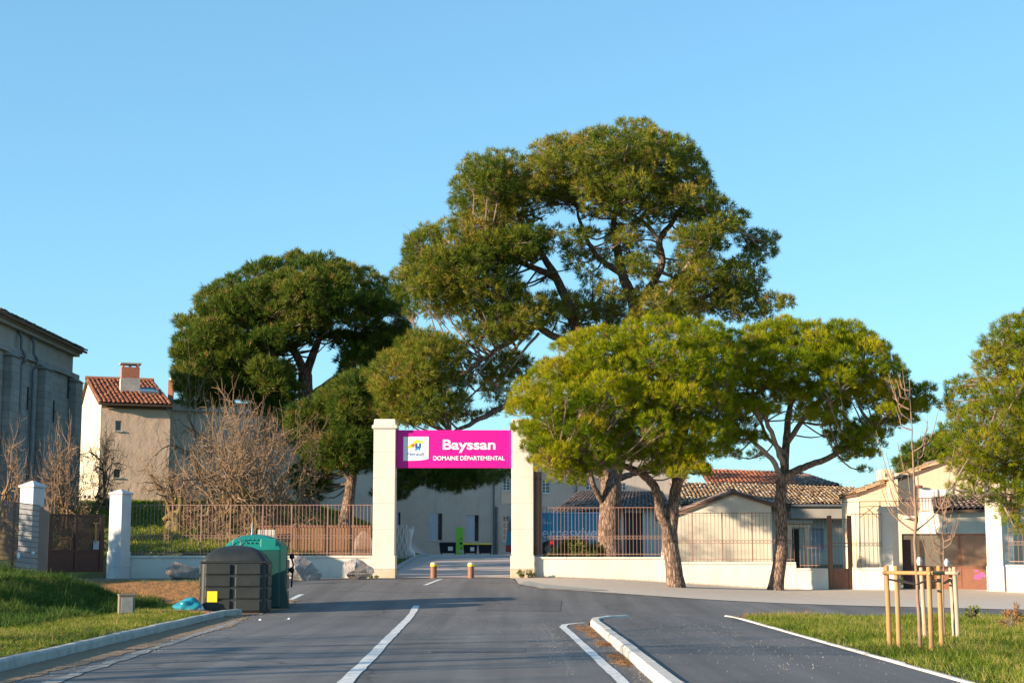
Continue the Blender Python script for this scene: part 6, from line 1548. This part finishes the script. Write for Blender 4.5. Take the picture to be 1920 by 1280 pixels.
# ---- bare deciduous trees
def bare_tree(label, px, py, Y, top, spread_px, seed, stems=1, lean=0.0, group='bare trees on the lawn', r0=.14, gnarl=.44, xyz=None, height=None, levels=5, upright=.05):
    rg = np.random.default_rng(seed)
    if xyz is None:
        b = at(px, py, Y); b.z = h(b.x, b.y); Hh = at(px, top, Y).z - b.z; SPR = spread_px * Y / F / 2
    else:
        b = Vector(xyz); Hh = height; SPR = spread_px
    r = thing('bare_tree', b, label, 'tree', group)
    trunk, tw = MB(), MB()
    LEN = [.22, .36, .28, .21, .15, .10]
    KID = [4, 3, 3, 3, 3]
    def grow(p, dirv, lv, rad):
        L = Hh * LEN[lv] * rg.uniform(.75, 1.25) * (.9 if lv == 0 and stems > 1 else 1)
        n = 4 if lv < 3 else 3
        pts = [p]; rr = [rad]; dc = dirv.copy()
        for i in range(n):
            dc = (dc + Vector(rg.normal(0, gnarl, 3)) * (.9 if lv < 3 else .6) + Vector((0, 0, upright * (.25 if lv < 2 else .35 if lv < 4 else .5)))).normalized()
            pts.append(pts[-1] + dc * (L / n)); rr.append(rad * (1 - .4 * (i + 1) / n))
        q, r2 = smooth_path(pts, rr, 3 if lv < 2 else 2)
        (trunk if lv < 2 else tw).tube(q, r2, 9 if lv < 1 else 7 if lv < 2 else 4 if lv < 3 else 3, cap=lv < 2)
        if lv >= levels: return
        k = KID[lv] if lv else (3 if stems > 1 else 4)
        a0 = rg.uniform(0, 6.28)
        for c in range(k):
            t = rg.uniform(.75, 1.0) if lv == 0 else (.25 + .75 * (c + rg.random()) / k)
            t = min(.999, t); i = int(t * n); s = pts[i].lerp(pts[i + 1], t * n - i)
            az = a0 + c * 6.28 / k * (1 if lv == 0 else 1.9) + rg.normal(0, .3)
            dl = (pts[i + 1] - pts[i]).normalized()
            e1 = dl.cross(Vector((.3, .9, .1))).normalized(); e2 = dl.cross(e1)
            side = e1 * math.cos(az) + e2 * math.sin(az)
            an = rg.uniform(.6, 1.1) if lv == 0 else rg.uniform(.55, 1.25)
            grow(s, (dl * math.cos(an) + side * math.sin(an)).normalized(), lv + 1, max(.0105, rr[i] * (rg.uniform(.66, .82) if lv < 2 else rg.uniform(.52, .7))))
        if lv >= 1: grow(pts[-1], dc, lv + 1, max(.0105, rr[-1] * .85))
    for s in range(stems):
        a = 2 * math.pi * s / max(1, stems) + seed; off = Vector((math.cos(a), math.sin(a), 0)) * (.14 if stems > 1 else 0)
        dv = Vector((lean + (math.cos(a) * .6 if stems > 1 else 0), math.sin(a) * .35 if stems > 1 else 0, 1)).normalized()
        grow(b + off - Vector((0, 0, .1)), dv, 0, r0 * (1 if stems == 1 else .8))
    allv = np.array(trunk.v + tw.v) - np.array(b)
    sz = Hh / np.percentile(allv[:, 2], 99.7); sx = SPR / np.percentile(np.abs(allv[:, 0]), 90)
    for m in (trunk, tw):
        m.v = [(b.x + (v[0] - b.x) * (1 + (sx - 1) * min(1, max(0, (v[2] - b.z) / (Hh * .2)))), b.y + (v[1] - b.y) * min(sx, 1.3), b.z + (v[2] - b.z) * (sz if v[2] > b.z else 1)) for v in m.v]
    trunk.build('trunk', MAT['barebark'], r, smooth=True, fix=False)
    o = tw.build('twigs', MAT['baretwig'], r, fix=False); o['kind'] = 'stuff'
    return r
bare_tree('bare tree at the left edge, in front of the stone building', 18, 955, 60, 797, 110, 101, r0=.3)
bare_tree('bare tree with V-shaped fork above the dark brown side gate', 106, 965, 60.5, 790, 100, 102, r0=.36, lean=-.15)
bare_tree('slender bare tree in front of the tan house corner', 212, 945, 76, 806, 110, 103, r0=.17)
bare_tree('short bare tree with bent trunk stub left on the lawn', 318, 985, 66, 838, 100, 104, r0=.27, gnarl=.4)
bare_tree('tallest bare tree, twiggy crown reaching below the dark pine', 392, 975, 69, 688, 200, 105, stems=2, r0=.32)
bare_tree('multi-stemmed bare tree with lichen-yellow limbs behind the containers', 458, 1005, 61, 735, 180, 106, stems=3, r0=.29)
bare_tree('wide low bare tree left of the rust brown screen', 510, 1000, 63, 770, 180, 107, stems=2, r0=.27)
bare_tree('thin bare tree between the two largest bare trees', 415, 990, 66, 800, 70, 108, r0=.11)
# stub of the bent trunk
q = at(322, 1000, 64.0); zq = h(q.x, q.y)
sb = thing('bent_log', (q.x, q.y, zq), 'weathered bent log standing on the lawn behind the left railing', 'log')
q2, rr = smooth_path([(q.x + .25, q.y, zq - .1), (q.x + .2, q.y, zq + .5), (q.x - .02, q.y, zq + .72), (q.x - .35, q.y, zq + .55)], [.2, .17, .16, .09], 6)
MB().tube(q2, rr, 10).build('log_body', MAT['barebark'], sb, smooth=True)
q2, rr = smooth_path([(q.x + .15, q.y, zq + .6), (q.x + .32, q.y + .05, zq + 1.05), (q.x + .3, q.y + .05, zq + 1.5)], [.13, .11, .07], 6)
MB().tube(q2, rr, 9).build('log_branch', MAT['barebark'], sb, smooth=True)
# unseen trees added left of the frame to cast branch shadows across the road
bare_tree('unseen bare tree added for road shadows, nearest the camera', 0, 0, 0, 0, 3.2, 201, group='unseen bare trees added for shadows', r0=.34, xyz=(-21.5, 12.0, .2), height=7.2, levels=4)
bare_tree('unseen bare tree added for road shadows, second from the camera', 0, 0, 0, 0, 3.0, 202, group='unseen bare trees added for shadows', r0=.30, xyz=(-20.0, 17.0, .2), height=6.6, levels=4)

# unseen overhead line, added outside the frame so its cables shade the road
for k, (x, y, lab) in enumerate(((-24.0, 10.0, 'unseen wooden pole added for cable shadows, left of the road'), (22.0, 7.5, 'unseen wooden pole added for cable shadows, right of the road'))):
    up_ = thing('shadow_line_pole', (x, y, 0), lab, 'pole', 'unseen poles added for cable shadows')
    MB().tube([(x, y, -.3), (x, y, 7.2)], [.14, .09], 10).build('pole', MAT['bark'], up_)
    MB().box((x - .05, y - .9, 6.45), (x + .05, y + .9, 6.57)).build('cross_arm', MAT['limb'], up_)
cb = thing('shadow_cables', (-1, 8.7, 6.0), 'three unseen overhead cables added to shade the road', 'cables')
for k in range(3):
    q = [Vector((-24 + 46 * t, 10 - 2.5 * t + (k - 1) * .75, 6.62 - 1.6 * t * (1 - t))) for t in np.linspace(0, 1, 20)]
    MB().tube(q, .045, 6).build('cable', MAT['rubber'], cb)
# ---- staked saplings on the right grass
def sapling(label, px, py, Y, top, stakes, mat, seed, rail_px, label_stk):
    rg = np.random.default_rng(seed)
    b = at(px, py, Y); b.z = h(b.x, b.y); tp_ = at(px - 22 if seed == 1 else px - 5, top, Y)
    t = thing('sapling', b, label, 'tree', 'staked saplings')
    trunk = [b - Vector((0, 0, .05)), b.lerp(tp_, .3) + Vector((-.02, 0, 0)), b.lerp(tp_, .55), b.lerp(tp_, .8), tp_]
    q, rr = smooth_path(trunk, [.028, .023, .017, .010, .004] if seed == 1 else [.019, .015, .011, .007, .003], 6, .006, rg)
    MB().tube(q, rr, 8).build('trunk', MAT['sapling'], t, smooth=True)
    m = MB(); Ht = tp_.z - b.z
    for k in range(20 if seed == 1 else 17):
        f = rg.uniform(.33, .9); s = q[min(len(q) - 1, int(f * len(q)))]
        az = rg.uniform(0, 6.28); L = Ht * rg.uniform(.16, .36) * (1.15 - f)
        L = max(L, .25)
        e1 = s + Vector((math.cos(az) * .85, math.sin(az) * .5, .7)) * L * .65; e2 = e1 + Vector((math.cos(az) * .3, math.sin(az) * .2, 1)) * L * .7
        qq, r3 = smooth_path([s, s.lerp(e1, .5) + Vector((math.cos(az) * .06, 0, -.02)), e1, e2], [.012, .010, .007, .003], 3)
        m.tube(qq, r3, 4, cap=False)
        for j in range(3):
            a2 = rg.uniform(0, 6.28); ss = qq[int(rg.uniform(.3, .95) * (len(qq) - 1))]; ee = ss + Vector((math.cos(a2) * .5, math.sin(a2) * .4, .75)) * L * rg.uniform(.2, .45)
            m.tube([ss, ss.lerp(ee, .5) + Vector(rg.normal(0, .015, 3)), ee], [.006, .004, .002], 3, cap=False)
    m.build('twigs', MAT['sapling'], t, fix=False)
    # stakes with rails and ties
    s_ = thing('tree_stakes', (b.x, b.y, b.z), label_stk, 'stakes', 'wooden tree stakes')
    tops = []
    for (sx, sb_, st_) in stakes:
        Ys = 1.35 * F / (sb_ - 1040) * 1.0
        Ys = Y + (1215 - sb_) * .045 if seed == 1 else Y + (1195 - sb_) * .05
        pb = at(sx, sb_, Ys); pb.z = h(pb.x, pb.y); pt_ = at(sx - (6 if seed == 1 else 8), st_, Ys)
        MB().tube([pb - Vector((0, 0, .2)), pb.lerp(pt_, .5), pt_ - Vector((0, 0, .015)), pt_], [.036, .035, .034, .027], 12).build('stake', mat, s_, smooth=False)
        tops.append(pt_)
    zr = min(p.z for p in tops) - .09
    order = range(len(tops))
    for i in order:
        a, c = tops[i], tops[(i + 1) % len(tops)]
        dv = (c - a); dv.z = 0; dv.normalize()
        MB().tube([Vector((a.x, a.y - .05, zr)) - dv * .07, Vector((c.x, c.y - .05, zr)) + dv * .07], .028, 10).build('cross_rail', mat, s_)
    tk = q[min(len(q) - 1, int((zr - .12 - b.z) / Ht * len(q)))]
    for p_ in tops[:3]:
        MB().tube([Vector((p_.x, p_.y, zr - .09)), Vector((tk.x, tk.y, zr - .16))], .016, 6).build('rubber_tie', MAT['rubber'], s_)
    tgp = Vector((tk.x + .04, tk.y - .05, zr + .17))
    MB().tube([tgp + Vector((0, 0, -.06)), tgp, tgp + Vector((0, 0, .06))], [.03, .045, .02], 8).build('plant_tag', MAT['shutter'], s_)
    return t
sapling('taller bare sapling tied between the front stakes on the right grass', 1727, 1210, 23.2, 706, ((1668, 1205, 1060), (1686, 1207, 1060), (1747, 1218, 1062), (1766, 1208, 1060)), MAT['stake'], 1, 0, 'four orange-brown wooden stakes with rails around the taller sapling')
sapling('smaller bare sapling between the pale stakes on the right grass', 1772, 1196, 26.0, 930, ((1735, 1190, 1063), (1790, 1192, 1063), (1797, 1196, 1062)), MAT['stake_pale'], 2, 0, 'pale wooden stakes around the smaller sapling, behind the front stakes')

# ---- shrubs
def shrub(name, label, px, py, Y, wpx, hpx, mat, seed, dens=60, ln=.12, wd=.03, group=None, dry=False):
    rg = np.random.default_rng(seed); c = at(px, py, Y); z = h(c.x, c.y); rx = wpx * Y / F / 2; hh = hpx * Y / F
    r = thing(name, (c.x, c.y, z), label, 'shrub', group)
    lobes = [(Vector((c.x + rg.uniform(-.7, .7) * rx, c.y + rg.uniform(-.6, .6) * rx * .7, z + hh * rg.uniform(.25, .72))), hh * rg.uniform(.28, .42), .9) for _ in range(max(5, int(14 * rx)))]
    V, T, tone = needles(lobes, rg, dens, 9, ln, wd, .5, .9, -.9)
    npmesh('leaves', V, T, mat, r, attr=tone)['kind'] = 'stuff'
    m = MB()
    for c_, rr_, f_ in lobes:
        for k in range(4):
            e = Vector(c_) + Vector(rg.normal(0, .6, 3)) * rr_; m.tube([(c.x + (c_[0] - c.x) * .5, c.y, z - .03), Vector(c_).lerp(e, .3), e], [.012, .009, .004], 3, cap=False)
    m.build('stems', MAT['twig'], r, fix=False)
    return r
shrub('shrub', 'leafy green bush behind the railing in front of the blue van', 1082, 1042, 60.0, 96, 62, MAT['fol_shrub'], 301, 170, .13, .035)
shrub('shrub', 'low green weed tuft at the foot of the right gate pillar', 985, 1090, 55.6, 46, 15, MAT['fol_shrub'], 302, 160, .09, .025)
shrub('shrub', 'small weed at the foot of the boulder by the left gate pillar', 700, 1090, 55.4, 22, 6, MAT['fol_shrub'], 303, 200, .06, .02)
shrub('shrub', 'small ragged weed growing on the right grass behind the pale stakes', 1826, 1160, 34.0, 22, 34, MAT['fol_shrub'], 304, 26, .07, .03)
shrub('shrub', 'small evergreen in a corner of the right railing', 1648, 1042, 58, 14, 16, MAT['fol_shrub'], 305, 90, .09, .03)
shrub('shrub', 'thin dry weed at the right picture edge on the grass', 1898, 1185, 29.5, 20, 46, MAT['dry'], 306, 8, .1, .015)
# unseen bushes added at left to shade the side gate and left wall
for k, (x, y, w_, hh) in enumerate(((-27.0, 46.6, 3.0, 6.0), (-28.0, 51.0, 2.8, 5.2), (-25.5, 43.8, 2.2, 4.6), (-24, 33, 2.6, 2.6))):
    rg = np.random.default_rng(400 + k); z = h(x, y)
    r = thing('shade_bush', (x, y, z), ('dense unseen bush added for shade left of the mesh fence, second from camera', 'tallest unseen bush added for shade left of the mesh fence', 'dense unseen bush added for shade left of the grassy bank', 'lowest unseen bush added for shade on the left')[k], 'shrub', 'unseen bushes added for shade')
    lobes = [(Vector((x + rg.uniform(-1, 1) * w_, y + rg.uniform(-1, 1) * w_ * .8, z + hh * rg.uniform(.2, .82))), rg.uniform(.5, .8), .9) for _ in range(80)]
    V, T, tone = needles(lobes, rg, 15, 7, .28, .10, .5, .9, -.9)
    npmesh('leaves', V, T, MAT['fol_shrub'], r, attr=tone)['kind'] = 'stuff'
    MB().tube([(x, y, z - .1), (x + .1, y, z + hh * .5)], [.15, .06], 8).build('stem', MAT['bark'], r)

# ---- grass
def grass(name, poly, dens, blades, ln, wd, mat, seed, lift=.0, thresh=None, label=None, fz=None, lay=.7, dead=.17):
    rg = np.random.default_rng(seed)
    xs = [p[0] for p in poly]; ys = [p[1] for p in poly]
    n = int(dens * (max(xs) - min(xs)) * (max(ys) - min(ys)))
    P = np.stack([rg.uniform(min(xs), max(xs), n), rg.uniform(min(ys), max(ys), n)], 1)
    P = P[inpoly(P, poly)]
    f = .5 + .25 * np.sin(P[:, 0] * 2.1 + 1.3 * np.sin(P[:, 1] * 1.1 + seed)) + .25 * np.sin(P[:, 1] * 1.7 + 1.7 * np.sin(P[:, 0] * .9))
    f2 = .5 + .5 * np.sin(P[:, 0] * 5.3 + 2 * np.sin(P[:, 1] * 3.1)) * np.sin(P[:, 1] * 4.3 + seed)
    k = rg.random(len(P)) < np.clip(.12 + 1.0 * (f * .6 + f2 * .4), 0, 1)
    P, f, f2 = P[k], f[k], f2[k]; n = len(P)
    z = H(P[:, 0], P[:, 1]) + lift
    base = np.stack([P[:, 0], P[:, 1], z], 1)
    clump = (.5 + .5 * np.sin(P[:, 0] * 8.3 + 3 * np.sin(P[:, 1] * 2.7)) * np.sin(P[:, 1] * 7.1 + 2.3 * np.sin(P[:, 0] * 3.3))) ** 2
    L = ln * (.42 + .5 * f * f2 + 1.0 * clump * rg.random(n) + .35 * rg.random(n))
    tone = np.clip(.40 + .45 * (f - .5) + .25 * (f2 - .5) + rg.normal(0, .17, n) + (rg.random(n) < dead) * .5, 0, .92)
    nd = np.array([0, 0, 1.0]) + rg.normal(0, lay, (n, blades, 3)) * np.array([1, 1, .25]); nd /= np.linalg.norm(nd, axis=2)[:, :, None]
    nd[:, :, 2] = np.abs(nd[:, :, 2])
    sd = np.cross(nd, rg.normal(size=(n, blades, 3))); sd /= np.linalg.norm(sd, axis=2)[:, :, None]
    b = base[:, None, :] + rg.normal(0, .03, (n, blades, 3)) * np.array([1, 1, 0])
    LL = L[:, None, None] * rg.uniform(.6, 1.3, (n, blades, 1)); w = wd * rg.uniform(.6, 1.4, (n, blades, 1))
    tri = np.stack([b - sd * w * .5, b + sd * w * .5, b + nd * LL], 2)
    V = tri.reshape(-1, 3); T = np.arange(len(V)).reshape(-1, 3)
    o = npmesh(name, V, T, mat, attr=np.repeat(tone, blades * 3))
    return tag(o, label, 'grass', kind='stuff')
grass('grass', [(4.92, 16), (13, 16), (16, 36), (5.2, 36.0), (4.92, 34)], 290, 5, .12, .012, MAT['grass'], 1, label='short bright grass on the right verge around the saplings')
grass('grass', [(-6.5, 15), (-7.02, 37.6), (-8.2, 39), (-8.1, 45), (-14, 46), (-13, 15)], 240, 5, .085, .011, MAT['grass'], 2, label='short patchy grass on the left verge beside the kerb')
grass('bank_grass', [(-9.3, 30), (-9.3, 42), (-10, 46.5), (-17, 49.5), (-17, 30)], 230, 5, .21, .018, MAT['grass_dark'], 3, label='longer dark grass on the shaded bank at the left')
grass('lawn_grass', [(-5.0, 57), (-4.7, 74), (-8, 95), (-30, 95), (-30, 57)], 66, 5, .16, .034, MAT['grass'], 4, lift=.01, dead=.04, label='green lawn on the mound behind the left railing')
grass('ditch_grass', [(-14, 48.6), (-7.6, 48.2), (-7.2, 50.4), (-14, 50.4)], 120, 4, .09, .014, MAT['grass'], 5, label='thin grass strip between the earth bank and side road')
grass('gravel_edge_grass', [(4.9, 35.2), (5.4, 35.2), (9, 36.4), (9, 36.9), (5.0, 36.6)], 160, 4, .16, .008, MAT['dry'], 6, label='dry reddish grass along the far end of the right footway')
# fallen needles along the kerb and gravel
def litter(name, spots, n, mat, seed, label, lmin=.05, lmax=.11, wd=.008):
    rg = np.random.default_rng(seed); V = []
    for (cx_, cy_, rx, ry, zz_) in spots:
        for k in range(n):
            x, y = cx_ + rg.normal(0, rx), cy_ + rg.normal(0, ry); a = rg.uniform(0, 6.28); L = rg.uniform(lmin, lmax)
            z = (zz_ if zz_ is not None else h(x, y) + .034) + rg.uniform(.003, .02)
            V += [(x, y, z), (x + wd * math.sin(a), y - wd * math.cos(a), z + .004), (x + L * math.cos(a), y + L * math.sin(a), z + rg.uniform(0, .02))]
    V = np.array(V); tone = np.repeat(rg.random(len(V) // 3), 3)
    return tag(npmesh(name, V, np.arange(len(V)).reshape(-1, 3), mat, attr=tone), label, 'litter', kind='stuff')
litter('needle_litter', [(1.46, 29.5 + .0, .06, 1.1, .022), (1.47, 26.2, .06, .35, .022), (1.48, 23.0, .06, .35, .022), (1.48, 21.6, .06, .3, .022), (1.42, 31.6, .1, .8, .022)], 420, MAT['dry'], 7, 'drifts of reddish pine needles in the gutter beside the right kerb')
litter('needle_litter', [(4.6, 55.35, 1.6, .12, None), (7.8, 54.8, 1.4, .12, None), (1.6, 55.4, .7, .15, None)], 500, MAT['dry'], 8, 'reddish pine needles along the foot of the right walls')

MAT['grit'] = foliage('grit', (0.22, 0.19, 0.16), (0.36, 0.32, 0.27), (0.5, 0.46, 0.40), 0.0)
litter('road_grit', [(0.72, 27.0, .16, 4.0, .024), (1.45, 24.0, .08, 5.0, .024), (-5.55, 26.0, .25, 5.0, .026), (-5.9, 36.5, .5, 1.6, .03), (3.0, 30.0, .8, 3.2, .128), (3.4, 22.0, .7, 2.6, .128), (-0.6, 33.0, 1.2, 4.0, .024)], 420, MAT['grit'], 9, 'pale grit scattered along the road edges and footway', .005, .015, .008)
litter('fallen_leaves', [(-7.6, 24.0, .5, 4.0, None), (-7.9, 32.0, .6, 3.0, None), (6.2, 33.5, .9, 1.4, None), (7.5, 22.0, 1.6, 3.0, None)], 160, MAT['dry'], 10, 'dead leaves and straws lying in the verge grass')
